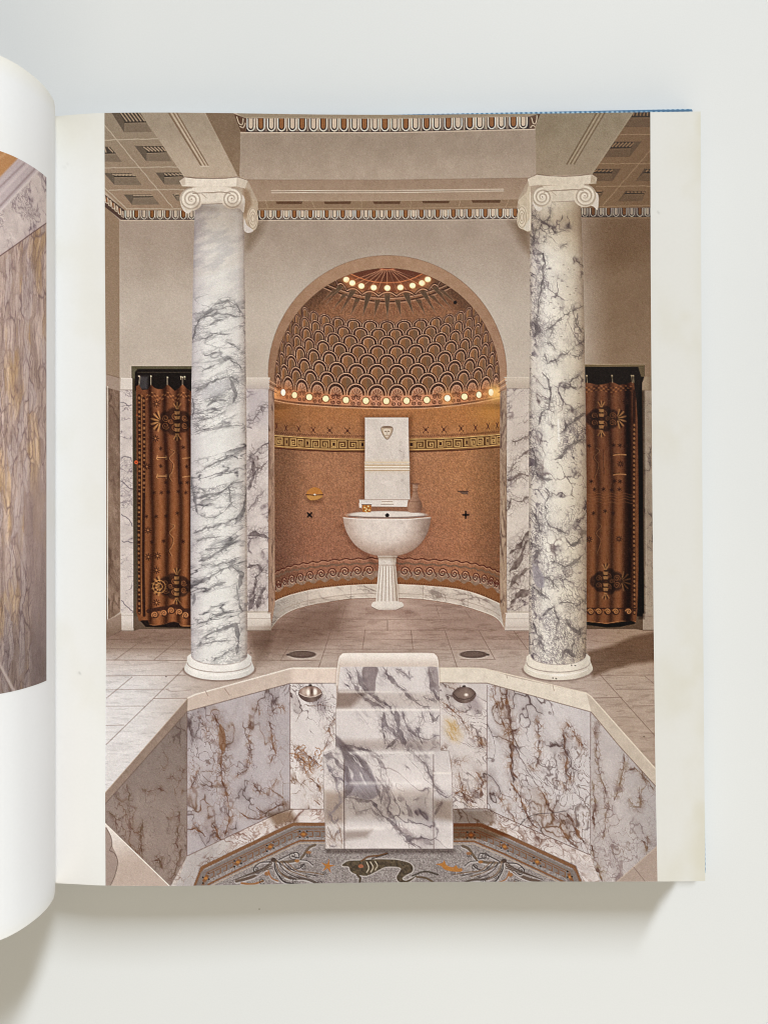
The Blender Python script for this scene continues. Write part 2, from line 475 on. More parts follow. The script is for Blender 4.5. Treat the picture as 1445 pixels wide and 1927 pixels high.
    S.line([(511, 358.8), (720, 358.8), (947, 356)], 1.2, (222, 206, 186)); S.line([(511, 362.6), (720, 362.4), (947, 359.4)], 1.2, (218, 201, 180)); S.line([(511, 360.7), (720, 360.6), (947, 357.7)], 1.0, (120, 96, 74), 0.7)
    cb = lin([(440, 396), (720, 396), (1000, 392.5)])
    S.fill([(x, sb(x)) for x in np.linspace(485, 975, 8)] + [(x, cb(x)) for x in np.linspace(972, 486, 8)], (141, 113, 85))
    S.line([(485, 378), (720, 378), (974, 374.6)], 1.0, (178, 153, 126), 0.7)
    for a, b in ((519, 570), (609.5, 661), (701.8, 754), (794, 846), (887, 942)):
        y = float(sb((a + b) / 2))
        S.fill([(a, y + 1), (b, y + 0.7), (b - 2, y + 6), (a + 2, y + 6)], (98, 68, 44))
    for a, b in ((500, 504), (587, 592), (680, 681), (773, 772), (866, 863), (957, 952)):
        y = float(sb(a)); S.line([(a, y + 1), (b, y + 13)], 1.2, (170, 143, 113), 0.8)
    S.line([(x, float(cb(x)) - 3.5) for x in np.linspace(487, 972, 20)], 1.6, (176, 148, 116), 0.6)
    O2 = [494, 524.3, 554, 584, 615, 645, 674.3, 703.5, 733, 763, 793, 823.4, 853, 883.5, 913, 941, 969]
    L2 = [(a + b) / 2 for a, b in zip(O2[:-1], O2[1:])]
    eggs(S, L2, O2, cb, lin([(440, 413.5), (720, 413.5), (1000, 411.8)]), 6.6, 484, 976)
    S.line([(484, 415), (720, 415), (976, 413)], 1.2, (214, 192, 170), 0.7)
    eggs(S, [241.5, 271.5, 301.5, 330.5, 360.6], [257, 286.5, 315.5, 345.5], lin([(230, 396), (370, 396)]), lin([(230, 413.5), (370, 413.5)]), 6.4, 234, 370, 0.93)
    S.line([(228, 415), (370, 415)], 1.2, (206, 184, 160), 0.7)
    eggs(S, [1100, 1130, 1158.7, 1188, 1218], [1115.6, 1144.7, 1173.8, 1203.3, 1233], lin([(1090, 391.6), (1236, 391)]), lin([(1090, 409), (1236, 408.5)]), 6.2, 1092, 1240, 0.76)
    S.line([(1092, 410.3), (1240, 410)], 1.0, (158, 128, 98), 0.7)
    # soft shade of the capitals on the wall
    S.shade([(462, 416), (500, 416), (492, 440), (470, 470), (462, 470)], (0.80, 0.76, 0.70), 14)
    S.shade([(958, 416), (998, 416), (998, 480), (980, 460)], (0.78, 0.72, 0.64), 16)
    S.shade([(1094, 411), (1240, 411), (1240, 470), (1100, 520)], (0.93, 0.90, 0.86), 40)
    # ---------------- the arch and the niche
    ang = np.linspace(math.pi, 2 * math.pi, 60)
    outer = [(729 + 224.4 * math.cos(a), 705 + 224.4 * math.sin(a)) for a in ang] + [(953.5, 1187), (505, 1187)]
    inner = [(728.4 + 212 * math.cos(a), 717 + 212.6 * math.sin(a)) for a in ang] + [(940.3, 1140), (949, 1186), (509, 1186), (517.5, 1138)]
    S.fill(outer, lambda x, y: mix((166, 130, 100), (150, 112, 84), sstep(480, 700, y)) + ((fbm(x / 10, y / 10, 40, 3) - 0.5) * 14)[..., None] + ((sstep(560, 700, y) * sstep(700, 800, x)) * 14)[..., None])
    S.line(outer[:60], 1.1, (120, 90, 68), 0.6)
    # jambs of the niche: brownish veined marble below the spring
    for x0, x1, sd_ in ((504.7, 517.4, 3), (940.2, 953.6, 4)):
        S.fill([(x0, 735), (x1, 735), (x1, 1140), (x0 + (4 if x0 < 600 else 9), 1187), (x0, 1187)], lambda x, y: marble(x, y, (160, 126, 102) if sd_ == 3 else (170, 142, 116), (96, 70, 56), sd_, 9, 90, 5, 0.5, 0.2, 0.5, 16))
    S.line([(505, 712), (505, 1187)], 1.3, (92, 66, 52), 0.7); S.line([(953.2, 712), (953.2, 1187)], 1.3, (100, 76, 62), 0.6)
    S.line([(516, 735), (516, 1138)], 1.2, (186, 142, 108), 0.5)
    # niche surface
    clip = np.zeros(X.shape, np.float32); s, m = S.mask(inner); clip[s] = m
    S.clip = clip
    def nichecol(x, y):
        c = mix((141, 95, 64), (165, 112, 77), sstep(500, 900, y)); c = c + ((y > 760) * sstep(860, 770, y))[..., None] * np.array((4, -2, -12))
        e = np.abs(x - 728.4) / 212
        c = c * (1 - 0.26 * sstep(0.62, 1.0, e) * (y > 760))[..., None]
        c = c * (1 - 0.30 * sstep(0.8, 1.0, np.hypot(x - 728.4, np.minimum(y, 717) - 717) / 212) * (y < 770))[..., None]
        low = sstep(880, 1060, y)[..., None]
        c = c * (1 - low) + c * low * np.array((0.93, 0.90, 0.96))
        rgt = (sstep(740, 930, x) * (y > 765))[..., None]
        c = c + rgt * np.array((14, 9, 0))
        f1, f2, cid = worley(x / 2.1, y / 2.1, 90)
        c = c * (0.88 + 0.22 * cid - 0.16 * (cid > 0.93))[..., None]
        c += ((fbm(x / 22, y / 22, 91, 3) - 0.5) * 10)[..., None]
        return c
    S.fill([(500, 480), (960, 480), (960, 1190), (500, 1190)], nichecol)
    paint_dome(S)
    paint_niche_wall(S)
    S.clip = None
    # impost mouldings at the spring of the arch
    S.fill([(464, 711), (508, 711), (507, 732), (464, 732)], lambda x, y: mix((206, 192, 178), (190, 174, 160), sstep(712, 732, y)))
    S.line([(464, 711), (508, 711)], 1.2, (226, 214, 200)); S.line([(464, 732), (507, 732)], 1.2, (140, 120, 108))
    S.fill([(949, 710), (997, 710), (997, 731), (953, 731)], lambda x, y: mix((198, 182, 164), (184, 166, 148), sstep(711, 731, y)))
    S.line([(949, 710), (997, 710)], 1.1, (214, 200, 182)); S.line([(953, 731), (997, 731)], 1.2, (138, 118, 100))
    for k in range(4):
        S.line([(507, 716 + 5.5 * k), (520, 724 + 5.0 * k)], 1.8, (206, 156, 118) if k % 2 == 0 else (118, 78, 52), 0.8)
        S.line([(952, 712 + 6 * k), (938, 722 + 5.5 * k)], 1.8, (214, 160, 112) if k % 2 == 0 else (126, 82, 50), 0.8)
    # ---------------- pilasters of veined marble beside the niche
    def pil(P, seed, base=(203, 190, 181), dens=0.5, cell=24, ang=-35, dark=(112, 96, 96)):
        S.fill(P, lambda x, y: marble(x, y, base, dark, seed, cell, ang, 1.5, 0.9, 0.10, dens, 9, (138, 112, 92), 0.5))
    pil([(464, 732), (505, 732), (505, 1150), (464, 1150)], 11, (206, 193, 186), 0.3)
    S.fill([(464, 732), (505, 732), (505, 800), (464, 800)], (178, 166, 168), 0.55, 20)
    S.clip = None
    for P, w in (([(464, 795), (478, 790), (505, 756)], 2.0), ([(464, 868), (485, 850), (505, 832)], 2.4), ([(468, 925), (478, 890), (476, 870)], 5), ([(466, 905), (486, 884), (505, 868)], 2),
                 ([(466, 962), (484, 935), (500, 920)], 2.2), ([(464, 1010), (480, 1004), (505, 1012)], 4.5), ([(464, 1068), (486, 1064), (492, 1072), (505, 1058)], 2.5),
                 ([(468, 1130), (482, 1105), (480, 1085), (505, 1070)], 3.5), ([(486, 1146), (490, 1115), (500, 1100)], 6), ([(468, 1150), (480, 1120)], 4)):
        vein(S, P, w * 1.5, (90, 76, 74), 4 + w * 2.2, int(P[0][1]), 2.4, 0.9, 5.5, -40, 1.5)
    pil([(953.5, 731), (996, 731), (996, 1150), (953.5, 1150)], 15, (207, 193, 180), 0.35, 20, -40)
    S.fill([(953.5, 731), (996, 731), (996, 850), (953.5, 850)], (190, 174, 162), 0.5, 25)
    for P, w in (([(958, 835), (975, 828), (996, 815)], 1.6), ([(955, 886), (970, 870), (996, 845)], 2), ([(956, 905), (978, 893), (996, 896)], 5), ([(956, 960), (962, 940), (980, 945), (996, 935)], 3),
                 ([(956, 1045), (975, 1030), (996, 1000)], 6), ([(960, 1075), (978, 1052), (990, 1020)], 5), ([(957, 1110), (972, 1085), (996, 1070)], 4), ([(958, 1140), (975, 1120), (996, 1110)], 7)):
        vein(S, P, w * 1.5, (84, 66, 58), 4 + w * 2.2, int(P[0][1]), 2.4, 0.9, 5.5, -50, 1.5)
    for x0, x1 in ((463, 511), (949, 997)):
        S.fill([(x0, 1155), (x1 - 2, 1155), (x1, 1187), (x0, 1187)] if x0 < 600 else [(x0 + 3, 1155), (x1, 1155), (x1, 1187), (x0, 1187)], lambda x, y: mix((214, 202, 190), (196, 181, 168), sstep(1156, 1187, y)))
        S.line([(x0 + 2, 1164), (x1 - 1, 1164)], 1.0, (160, 140, 126), 0.7); S.line([(x0 + 1, 1180), (x1, 1180)], 1.0, (160, 138, 124), 0.7); S.line([(x0, 1187), (x1, 1187)], 1.5, (110, 84, 70), 0.8)
        S.line([(x0 + 2, 1154), (x1 - 2, 1154)], 1.4, (228, 216, 204))
    paint_doors(S)
    paint_floor(S)
    paint_pool(S)
    paint_columns(S)

def paint_dome(S):
    line, fill = S.line, S.fill
    On = [(0, 0), (0.5, 18.5), (1, 38.5), (1.5, 58), (2, 77.5), (2.5, 96.3), (3, 114), (3.5, 130.5), (4, 146), (4.5, 160), (5, 173.5), (5.5, 186), (6, 196.5), (6.5, 205), (7, 210.5), (7.5, 214), (8, 216)]
    def O(n):
        return np.sign(n) * interp(np.abs(n), On)
    BR, PK = (50, 26, 18), (202, 154, 122)
    # ground of the upper dome and the fan at the crown
    fan = [(728.6 + 82 * math.sin(t), 520 + 36 * math.cos(t)) for t in np.linspace(-1.75, 1.75, 24)]
    crown = [(728.6 + 212 * math.sin(t), 717 - 212 * math.cos(t)) for t in np.linspace(-0.40, 0.40, 9)][::-1]
    fill([(645, 527), (664, 537), (682, 546), (704, 549), (729, 550), (754, 549), (776, 545), (794, 537), (812, 525)] + crown, (102, 56, 36))
    for k, t in enumerate(np.linspace(-1.15, 1.15, 11)):
        ex, ey = 728.6 + 84 * math.sin(t), 508 + 42 * math.cos(t) ** 0.6
        line([(728.6 + 10 * math.sin(t), 507), (ex, ey)], 1.2, (196, 136, 100), 0.8)
        if k % 2 == 0: fill([(728.6, 507), (ex, ey), (728.6 + 84 * math.sin(t + 0.16), 508 + 42 * max(math.cos(t + 0.16), 0.02) ** 0.6)], (86, 50, 34), 0.5)
    line(smooth([(655, 513), (663, 517), (684, 525.4), (706, 530.6), (728.8, 532), (752, 530.6), (774, 525), (790, 517.5), (800, 513)], 4), 1.6, (210, 122, 72), 0.9)
    S.ell(728.8, 506, 14, 2.6, (196, 120, 80)); S.ell(728.8, 505, 10, 1.6, (110, 52, 30))
    # scallops under the upper lamps
    cus = [(622, 524), (635.3, 534), (652.6, 545), (681, 552.5), (712.3, 555), (746, 555), (779.7, 553), (806.5, 546), (823.8, 536.6), (838, 528)]
    for off, w, c in ((0, 2.0, BR), (2.4, 1.3, PK), (4.6, 1.5, BR)):
        for (ax, ay), (bx, by) in zip(cus[:-1], cus[1:]):
            mx, my = (ax + bx) / 2, (ay + by) / 2 - 9
            line(smooth([(ax, ay + off), ((ax * 3 + bx) / 4, (ay * 3 + by) / 4 - 5.5 + off), (mx, my + 1.5 + off), ((ax + 3 * bx) / 4, (ay + 3 * by) / 4 - 5.5 + off), (bx, by + off)], 4), w, c, 0.9)
    ring = lambda yc, k: smooth([(728.6 + x, yc - k * (abs(x) / 100) ** 2) for x in (-120, -95, -70, -45, -20, 0, 20, 45, 70, 95, 120)], 4)
    for yc, w, c in ((559.5, 1.4, BR), (562, 1.2, PK), (567.5, 2.4, BR), (570.5, 1.2, PK)):
        line(ring(yc, 20), w, c, 0.85)
    # rays hanging from the scallops
    GR = (92, 70, 50)
    big = [(728.8, 552, 728.8, 599), (694, 552, 682, 597), (665.6, 546, 640.5, 588), (642, 538, 612, 575), (764, 552, 778, 592), (794.4, 547, 820.3, 590), (817.7, 540, 848, 580)]
    mid = [(711, 564, 704.5, 596), (673.4, 561.7, 659.5, 594), (650, 553, 626, 583), (632, 545, 604, 570), (747.7, 564, 754.6, 596), (786.6, 563, 800.4, 593), (811, 556, 838, 583), (830, 546, 862, 574)]
    for x, y, tx, ty in big:
        fill([(x - 6.4, y), (x + 6.4, y), (tx, ty)], GR); line([(x - 6.4, y), (tx, ty), (x + 6.4, y)], 0.8, PK, 0.45)
    for x, y, tx, ty in mid:
        fill([(x - 5.6, y), (x + 5.6, y), (tx, ty)], (98, 72, 50)); line([(x - 5.6, y), (tx, ty), (x + 5.6, y)], 0.8, PK, 0.4)
    allx = sorted(big + mid, key=lambda q: q[0])
    for a, b in zip(allx[:-1], allx[1:]):
        x = (a[0] + b[0]) / 2; y = max(a[1], b[1]) + 8; tx = (a[2] + b[2]) / 2; ty = (a[3] + b[3]) / 2 + 1
        line([(x - 3, y), (x + 3, y), (tx, ty - 6), (x - 3, y)], 1.0, (120, 72, 46), 0.8)
    # fish scales, row by row from the top
    rows = [(602.4, 0.825, 40, 11.5), (616.2, 0.865, 39, 13), (630.9, 0.90, 38, 14.8), (647.3, 0.935, 36, 16), (664.6, 0.96, 34, 17.3), (683.7, 0.98, 32, 18.6), (702.7, 0.99, 30, 19.8), (721.7, 1.0, 28, 21.5)]
    for r, (ya, f, A, h) in enumerate(rows):
        half = (r % 2 == 1)
        ns = [k + 0.5 for k in range(-8, 8)] if half else list(range(-7, 8))
        ns = sorted(ns, key=lambda q: -abs(q))
        def pos(n):
            fo = f * (1 - 0.055 * np.minimum(np.abs(n) / 6, 1) * (1 - r / 7))
            return 728.2 + O(n) * fo
        def apex(n):
            th = np.radians(np.minimum(np.abs(n) * 11.25, 90))
            return ya - A * (1 - np.cos(th))
        for n in ns:
            xc = float(pos(n))
            if abs(xc - 728) > 212: continue
            def ring_(k, drop=10):
                t = np.linspace(0, math.pi, 15)
                nn = n + 0.5 * k * np.cos(t)
                xx = pos(nn); yy = apex(nn) + h * (1 - k * np.sin(t))
                P = list(zip(xx, yy))
                return [(P[0][0], P[0][1] + drop)] + P + [(P[-1][0], P[-1][1] + drop)]
            warm = 1.0
            fill(ring_(1.03), BR); fill(ring_(0.94), PK); fill(ring_(0.85), (58, 34, 24))
            # checks of the dark band
            for t in np.linspace(0.12, math.pi - 0.12, 9):
                nn = n + 0.5 * np.array([0.63, 0.82]) * math.cos(t)
                P = list(zip(pos(nn), apex(nn) + h * (1 - np.array([0.63, 0.82]) * math.sin(t))))
                line(P, 0.8, (170, 120, 88), 0.4)
            fill(ring_(0.60), PK)
            tl = 0.92 + 0.16 * ((n * 7.3 + r * 3.1) % 1.0)
            fill(ring_(0.52), tuple(np.array((138, 92, 55) if r < 7 else (156, 100, 70)) * tl))
            q = ring_(0.52); mxx = xc
            fill([p for p in q if p[0] >= mxx - 0.01] + [(mxx, q[-1][1])], (112, 86, 64) if r < 7 else (142, 94, 68), 0.7)
            if r == 7:
                for t in (0.5, 1.05, 1.57, 2.1, 2.65):
                    nn = n + 0.5 * np.array([0.2, 0.55]) * math.cos(t)
                    line(list(zip(pos(nn), apex(nn) + h * (1 - np.array([0.2, 0.55]) * math.sin(t)) + 2)), 1.3, (206, 158, 124), 0.9)
                    line(list(zip(pos(nn + 0.05), apex(nn + 0.05) + h * (1 - np.array([0.2, 0.45]) * math.sin(t)) + 2)), 1.5, (96, 60, 44), 0.7)
    # frieze of scrolls and lamps
    lamp = [(533.2, 738.5), (554.5, 743.5), (582, 747.3), (613, 750.3), (651, 752.8), (688.5, 754.2), (726.8, 754.8), (764.9, 754.2), (803, 752.7), (841.6, 749.3), (873.7, 746.5), (901, 742.9), (922.7, 738.2)]
    up = smooth([(510, 726), (533, 731), (555, 735), (582, 738.5), (613, 741.5), (651, 743.5), (690, 744.5), (727, 745), (765, 744.5), (803, 743), (842, 740), (874, 737), (901, 733.5), (923, 729), (946, 724)], 3)
    lo = smooth([(510, 751), (545, 757.5), (580, 761), (640, 765), (700, 767), (740, 767.5), (800, 766.5), (850, 762.5), (900, 755.5), (946, 746)], 4)
    fill(list(map(tuple, up)) + list(map(tuple, lo[::-1])), lambda x, y: mix((166, 104, 74), (198, 138, 112), sstep(160, 20, np.abs(x - 735))) + ((fbm(x / 8, y / 8, 71, 2) - 0.5) * 16)[..., None])
    edge = [(517, 735)] + lamp + [(938, 734)]
    for (ax, ay), (bx, by) in zip(edge[:-1], edge[1:]):
        mx, my = (ax + bx) / 2, (ay + by) / 2 + 0.5; r = min(5.0, (bx - ax) * 0.15)
        if bx - ax < 14: continue
        sx = min(1.0, (bx - ax) / 36)
        for qx in (-1, 1):
            for qy in (-1, 1):
                line(spiral(mx + qx * 5.2 * sx, my + qy * 4.8, 4.2, 1.2, -qx * 0.6 + (0 if qx > 0 else math.pi), qx * qy, 16, sx, 0.25), 2.0, (56, 26, 18), 1.0)
        line([(mx - 12 * sx, my), (mx - 7 * sx, my)], 1.2, BR, 0.8); line([(mx + 7 * sx, my), (mx + 12 * sx, my)], 1.2, BR, 0.8)
        S.ell(mx, my, 2 * sx, 2, (150, 96, 66)); S.ell(mx, my - 9, 3 * sx, 2, BR, 0.8)
    line(lo + (0, -1.2), 3.8, (58, 34, 26)); line(lo + (0, 1.6), 1.5, (214, 166, 132), 0.9); line(lo + (0, -3.6), 1.1, (206, 150, 116), 0.7)
    for x in np.arange(520, 940, 3.4):
        y = float(interp(x, lo)) - 1.2; line([(x, y - 1.4), (x, y + 1.4)], 0.9, (150, 98, 70), 0.75)
    # lamps themselves
    for k, (x, y) in enumerate(lamp):
        sx = 0.72 if k in (0, 12) else (0.85 if k in (1, 11) else 1)
        S.glow(x, y, 14, (236, 150, 84), 0.6)
        S.ell(x, y, 7.6 * sx, 7.4, (110, 44, 22)); S.ell(x, y, 5.9 * sx, 6.0, (252, 214, 146)); S.ell(x, y, 4.6 * sx, 4.8, (253, 232, 188), 0.9, 1)
        if k in (0, 9, 11, 12): S.ell(x, y, 4.6 * sx, 5.2, (255, 250, 226), 0.95, 1)
    S.glow(931, 739, 13, (255, 214, 130), 0.85); S.ell(924, 738.4, 4.2, 6.4, (255, 252, 232)); S.glow(938, 742, 12, (250, 190, 96), 0.6)
    S.glow(841.6, 749.3, 14, (250, 186, 96), 0.45); S.ell(841.6, 749.3, 5.2, 5.6, (255, 246, 208))
    S.glow(519, 742, 10, (255, 176, 100), 0.7); S.ell(533.2, 738.5, 4, 6, (255, 250, 225)); S.glow(512, 742, 7, (240, 160, 96), 0.5)
    for x, y in [(651.8, 526.2), (663, 532.6), (680, 538.3), (703.3, 541.3), (728.8, 542), (753.4, 541), (776.2, 537.5), (794, 532.6), (804.8, 525.7)]:
        S.glow(x, y, 10, (222, 134, 74), 0.6)
        S.ell(x, y, 5.9, 5.3, (253, 224, 160)); S.ell(x, y - 0.4, 4.4, 3.8, (255, 243, 205), 1, 1)
    S.ell(856.2, 569.2, 3.4, 3.4, (28, 20, 16))

def paint_niche_wall(S):
    line, fill = S.line, S.fill
    RD, OC, BRN = (78, 38, 24), (190, 146, 86), (80, 48, 24)
    # light thrown down the wall from the lamps
    S.fill([(517, 768), (940, 768), (940, 800), (517, 800)], (190, 124, 70), 0.2, 30)
    S.glow(925, 775, 34, (224, 152, 66), 0.5); S.glow(530, 772, 26, (190, 116, 52), 0.35)
    for x, y in [(520.8, 802), (538.5, 805.5), (562.3, 807), (589.7, 809.3), (620.4, 810), (653.7, 810.5), (801, 808.8), (835, 808.3), (867.5, 806.3), (894.4, 805), (918, 802), (935, 800.5)]:
        k = max(0.35, math.cos((x - 728) / 212 * 1.25))
        S.ell(x, y, 2.7 * k, 2.7, (86, 46, 32))
        for qx in (-1, 1):
            for qy in (-1, 1):
                line([(x, y), (x + qx * 4.6 * k, y + qy * 4.4)], 1.2, (86, 46, 32), 0.9); S.ell(x + qx * 5 * k, y + qy * 4.8, 1.2 * k, 1.1, (74, 38, 26))
    top = smooth([(512, 818), (540, 820.5), (580, 823), (630, 825), (684, 825.6), (728, 825.8), (770, 825.5), (830, 824), (880, 821.5), (918, 818.5), (945, 816)], 5)
    bot = top + np.stack([0 * top[:, 0], 24.2 + 0 * top[:, 0]], -1)
    ty = lambda x: interp(x, top)
    for x in np.arange(517, 940, 4.0):
        y = float(ty(x)) - 4.5; line([(x - 1.3, y + 1.5), (x + 1.3, y - 1.5)], 1.3, RD, 0.9)
    fill(list(map(tuple, top)) + list(map(tuple, bot[::-1])), (96, 62, 32))
    for off, w, c in ((0.8, 1.5, (214, 166, 100)), (3.0, 1.2, BRN), (18.5, 1.2, BRN), (20.6, 1.6, (208, 158, 94)), (24.6, 2.2, (78, 34, 22)), (22.6, 1.1, (150, 100, 58))):
        line(top + (0, off), w, c)
    sq = [(539.5, 0), (579, 0), (628, 0), (682, 0), (728, 0), (774, 0), (828.8, 0), (877.8, 0), (917, 0)]
    for (x, _) in sq:
        y = float(ty(x)) + 11; k = max(0.4, math.cos((x - 728) / 212 * 1.2))
        fill([(x - 6.5 * k, y - 7), (x + 6.5 * k, y - 7), (x + 6.5 * k, y + 7), (x - 6.5 * k, y + 7)], OC); fill([(x - 5 * k, y - 5.5), (x + 5 * k, y - 5.5), (x + 5 * k, y + 5.5), (x - 5 * k, y + 5.5)], BRN)
        fill([(x - 4.2 * k, y - 4.8), (x + 4.2 * k, y - 4.8), (x + 4.2 * k, y + 4.8), (x - 4.2 * k, y + 4.8)], OC); fill([(x - 2.6 * k, y - 3.2), (x + 2.6 * k, y - 3.2), (x + 2.6 * k, y + 3.2), (x - 2.6 * k, y + 3.2)], (58, 26, 16))
    spans = [(505, 533)] + [(a[0] + 7, b[0] - 7) for a, b in zip(sq[:-1], sq[1:])] + [(923, 945)]
    for a, b in spans:
        h = (b - a) / 2
        for q, x0 in enumerate((a, a + h)):
            w = h * 0.92; x1 = x0 + w; m = (q == 0)
            U = lambda u, v: ((x0 + u * w) if m else (x1 - u * w), float(ty(x0 + w / 2)) + 4.6 + v * 12.6)
            line([U(0.04, 1), U(0.04, 0), U(0.9, 0), U(0.9, 1), U(0.28, 1), U(0.28, 0.38), U(0.62, 0.38), U(0.62, 0.68), U(0.48, 0.68)], 1.7, OC)
    # soap niche, holder, cross-shaped taps
    S.shade([(574, 936), (610, 936), (606, 948), (582, 948)], (0.78, 0.74, 0.7), 6)
    fill(smooth([(576, 930.5), (579, 924), (586, 918.5), (594, 917), (603, 921), (608, 930)], 5), (184, 118, 52)); fill([(577, 931.5), (608, 931), (605, 937), (597, 941), (584, 942), (579, 938)], (188, 132, 66))
    line([(576, 930.8), (590, 932), (608, 931)], 1.7, (66, 34, 20)); line([(579, 938), (584, 942.2), (597, 941.2), (605, 937)], 1.0, (96, 56, 34), 0.8); S.ell(592.5, 930.6, 1.8, 1.3, (255, 246, 226))
    fill([(860.6, 924.3), (881, 924.3), (880.3, 930.6), (870, 929.8)], (104, 76, 60)); line([(860.6, 924.6), (881, 924.6)], 1.3, (60, 40, 32)); line([(878, 920), (878, 925)], 1.2, (96, 66, 50), 0.8)
    for x, y, r in ((582.6, 968.9, math.pi / 4), (876, 968.9, 0)):
        S.ell(x + 2.5, y + 1, 6, 6, (110, 70, 48), 0.35, 3)
        for q in range(4):
            a = r + q * math.pi / 2; line([(x, y), (x + 5.4 * math.cos(a), y + (5.4 if r else 6.6) * math.sin(a))], 3.0, (26, 18, 18))
        S.ell(x, y, 3.0, 3.0, (20, 14, 16))
    # wave bands along the foot of the wall
    wt = smooth([(512, 1080), (517.4, 1076.8), (546.5, 1065), (583, 1058.6), (624.6, 1054), (659.5, 1052), (700, 1050.5), (728, 1050.3), (760, 1050.8), (800, 1052.8), (850, 1055.2), (893, 1061), (922, 1069), (941, 1077.7), (946, 1080)], 4)
    wy = lambda x: interp(x, wt)
    bb = smooth([(512, 1136), (518, 1131.7), (541.5, 1121.7), (583, 1110.9), (624.6, 1105), (659.5, 1101.8), (709, 1100), (750, 1100), (800, 1102.6), (858, 1108.4), (899.7, 1119), (941, 1136.6), (947, 1140)], 4)
    fill([(x, float(wy(x)) + 34) for x in np.linspace(512, 946, 40)] + list(map(tuple, bb[::-1])), (134, 84, 46), 0.85, 2)
    # grey sea below the running spirals
    sea = [(x, float(wy(x)) + 24) for x in np.linspace(512, 946, 60)] + [(x, float(wy(x)) + 38 + 3 * math.sin(x * 0.29)) for x in np.linspace(946, 512, 120)]
    fill(sea, lambda x, y: mix((128, 98, 74), (150, 128, 112), vn(x / 3, y / 3, 77)), 0.85)
    xs = np.linspace(512, 946, 220)
    phase = lambda x: np.arcsin(np.clip((x - 728.4) / 216, -1, 1)) * 212
    line([(x, float(wy(x)) + 1.3 * math.sin(float(phase(x)) / 24.0 * 2 * math.pi)) for x in xs], 2.0, (84, 36, 24))
    line([(x, float(wy(x)) + 2.4 + 1.3 * math.sin(float(phase(x)) / 24.0 * 2 * math.pi)) for x in xs], 1.0, (212, 158, 124), 0.6)
    line([(x, float(wy(x)) + 9.5 + 1.2 * math.sin(float(phase(x)) / 24.0 * 2 * math.pi + 1)) for x in xs], 3.4, (112, 86, 66), 0.8)
    Lc = [(524.6, 1101), (535.7, 1095), (549.5, 1090), (565.6, 1087), (583.9, 1083.3), (604.7, 1080), (626, 1077.8), (649, 1075.8), (672.6, 1074.5), (694.9, 1073.6)]
    Rc = [(761.7, 1075), (786, 1075.8), (808.5, 1076), (832.5, 1078), (854.8, 1080), (874.8, 1082.7), (894.7, 1086.5), (910.5, 1090), (923.8, 1094), (934, 1099)]
    for arr, sg in ((Lc, 1), (Rc, -1)):
        for k, (x, y) in enumerate(arr):
            e = max(0.45, math.cos(math.asin(max(-1, min(1, (x - 728.4) / 216)))) ** 0.8)
            r = 9.2
            sp = spiral(x, y, r, 1.55, math.pi if sg > 0 else 0, sg, 34, e, 0.16)
            nx = x - sg * 21 * e
            tail = smooth([(nx + sg * 9 * e, y + 9.5), (x - sg * 13 * e, y + 6.5), (x - sg * r * e, y)], 5)
            for P, w, c, o in ((sp, 2.0, (84, 36, 24), 0), (tail, 2.0, (84, 36, 24), 0)):
                line(np.asarray(P) + (0, 2.0), 1.4, (214, 164, 132), 0.75); line(P, w, c)
    for x in np.arange(519, 940, 4.5):
        y = float(interp(x, bb)) - 3; S.ell(x, y, 1.0, 1.1, (66, 38, 24), 0.8)
    # marble skirting round the apse
    bo = smooth([(506, 1192), (510, 1185.6), (525, 1165.7), (549.8, 1150), (583, 1140), (624.6, 1132.5), (659.5, 1127.5), (709, 1126), (750, 1126), (800, 1129), (858, 1138.3), (899.7, 1150), (933, 1164), (949.5, 1185.6), (952, 1192)], 5)
    P = list(map(tuple, bb)) + list(map(tuple, bo[::-1]))
    fill(P, lambda x, y: marble(x, y, (203, 187, 172), (146, 128, 116), 31, 16, 20, 2.0, 0.7, 0.1, 0.35, 12) * (1 - 0.20 * sstep(600, 510, x) - 0.1 * sstep(900, 945, x))[..., None])
    line(bb, 1.5, (226, 212, 196), 0.8); mid = [(x, y) for x, y in zip(bb[:, 0], interp(bb[:, 0], bo) * 0.62 + bb[:, 1] * 0.38)]
    line([(x, float(interp(x, bb)) * 0.35 + float(interp(x, bo)) * 0.65) for x in np.linspace(520, 940, 50)], 1.1, (150, 128, 112), 0.7)
    line(bo, 1.7, (112, 82, 66), 0.85); line(bo - (0, 2.2), 1.2, (224, 210, 194), 0.7)
    for x in (660, 796, 579, 880): line([(x, float(interp(x, bb))), (x, float(interp(x, bo)))], 0.9, (140, 118, 104), 0.7)
    # floor inside the apse
    fl = list(map(tuple, bo)) + [(960, 1200), (500, 1200)]
    fill(fl, (170, 134, 112))
    # ---------------- marble slab, ledge, cup, vase, basin
    S.shade([(680, 783), (776, 783), (778, 944), (680, 944)], (0.80, 0.76, 0.72), 8)
    st = lambda b, d, sd_: (lambda x, y: marble(x, y, b, d, sd_, 26, 70, 1.6, 0.8, 0.03, 0.0, 9, None, 0.0) + ((vn(x / 1.6, y / 1.6, 3) - 0.5) * 10)[..., None])
    fill([(686.8, 786.2), (768, 786.2), (771.4, 940), (686.4, 940)], st((210, 197, 186), (166, 150, 140), 51))
    line([(686.8, 787), (768, 787)], 1.3, (228, 216, 204)); line([(769, 788), (772, 940)], 1.6, (140, 108, 90), 0.7); line([(686.4, 786), (686.2, 940)], 1.0, (154, 122, 104), 0.6)
    fill([(687, 866), (769, 866), (770, 890), (687, 890)], (206, 184, 156), 0.45, 8)
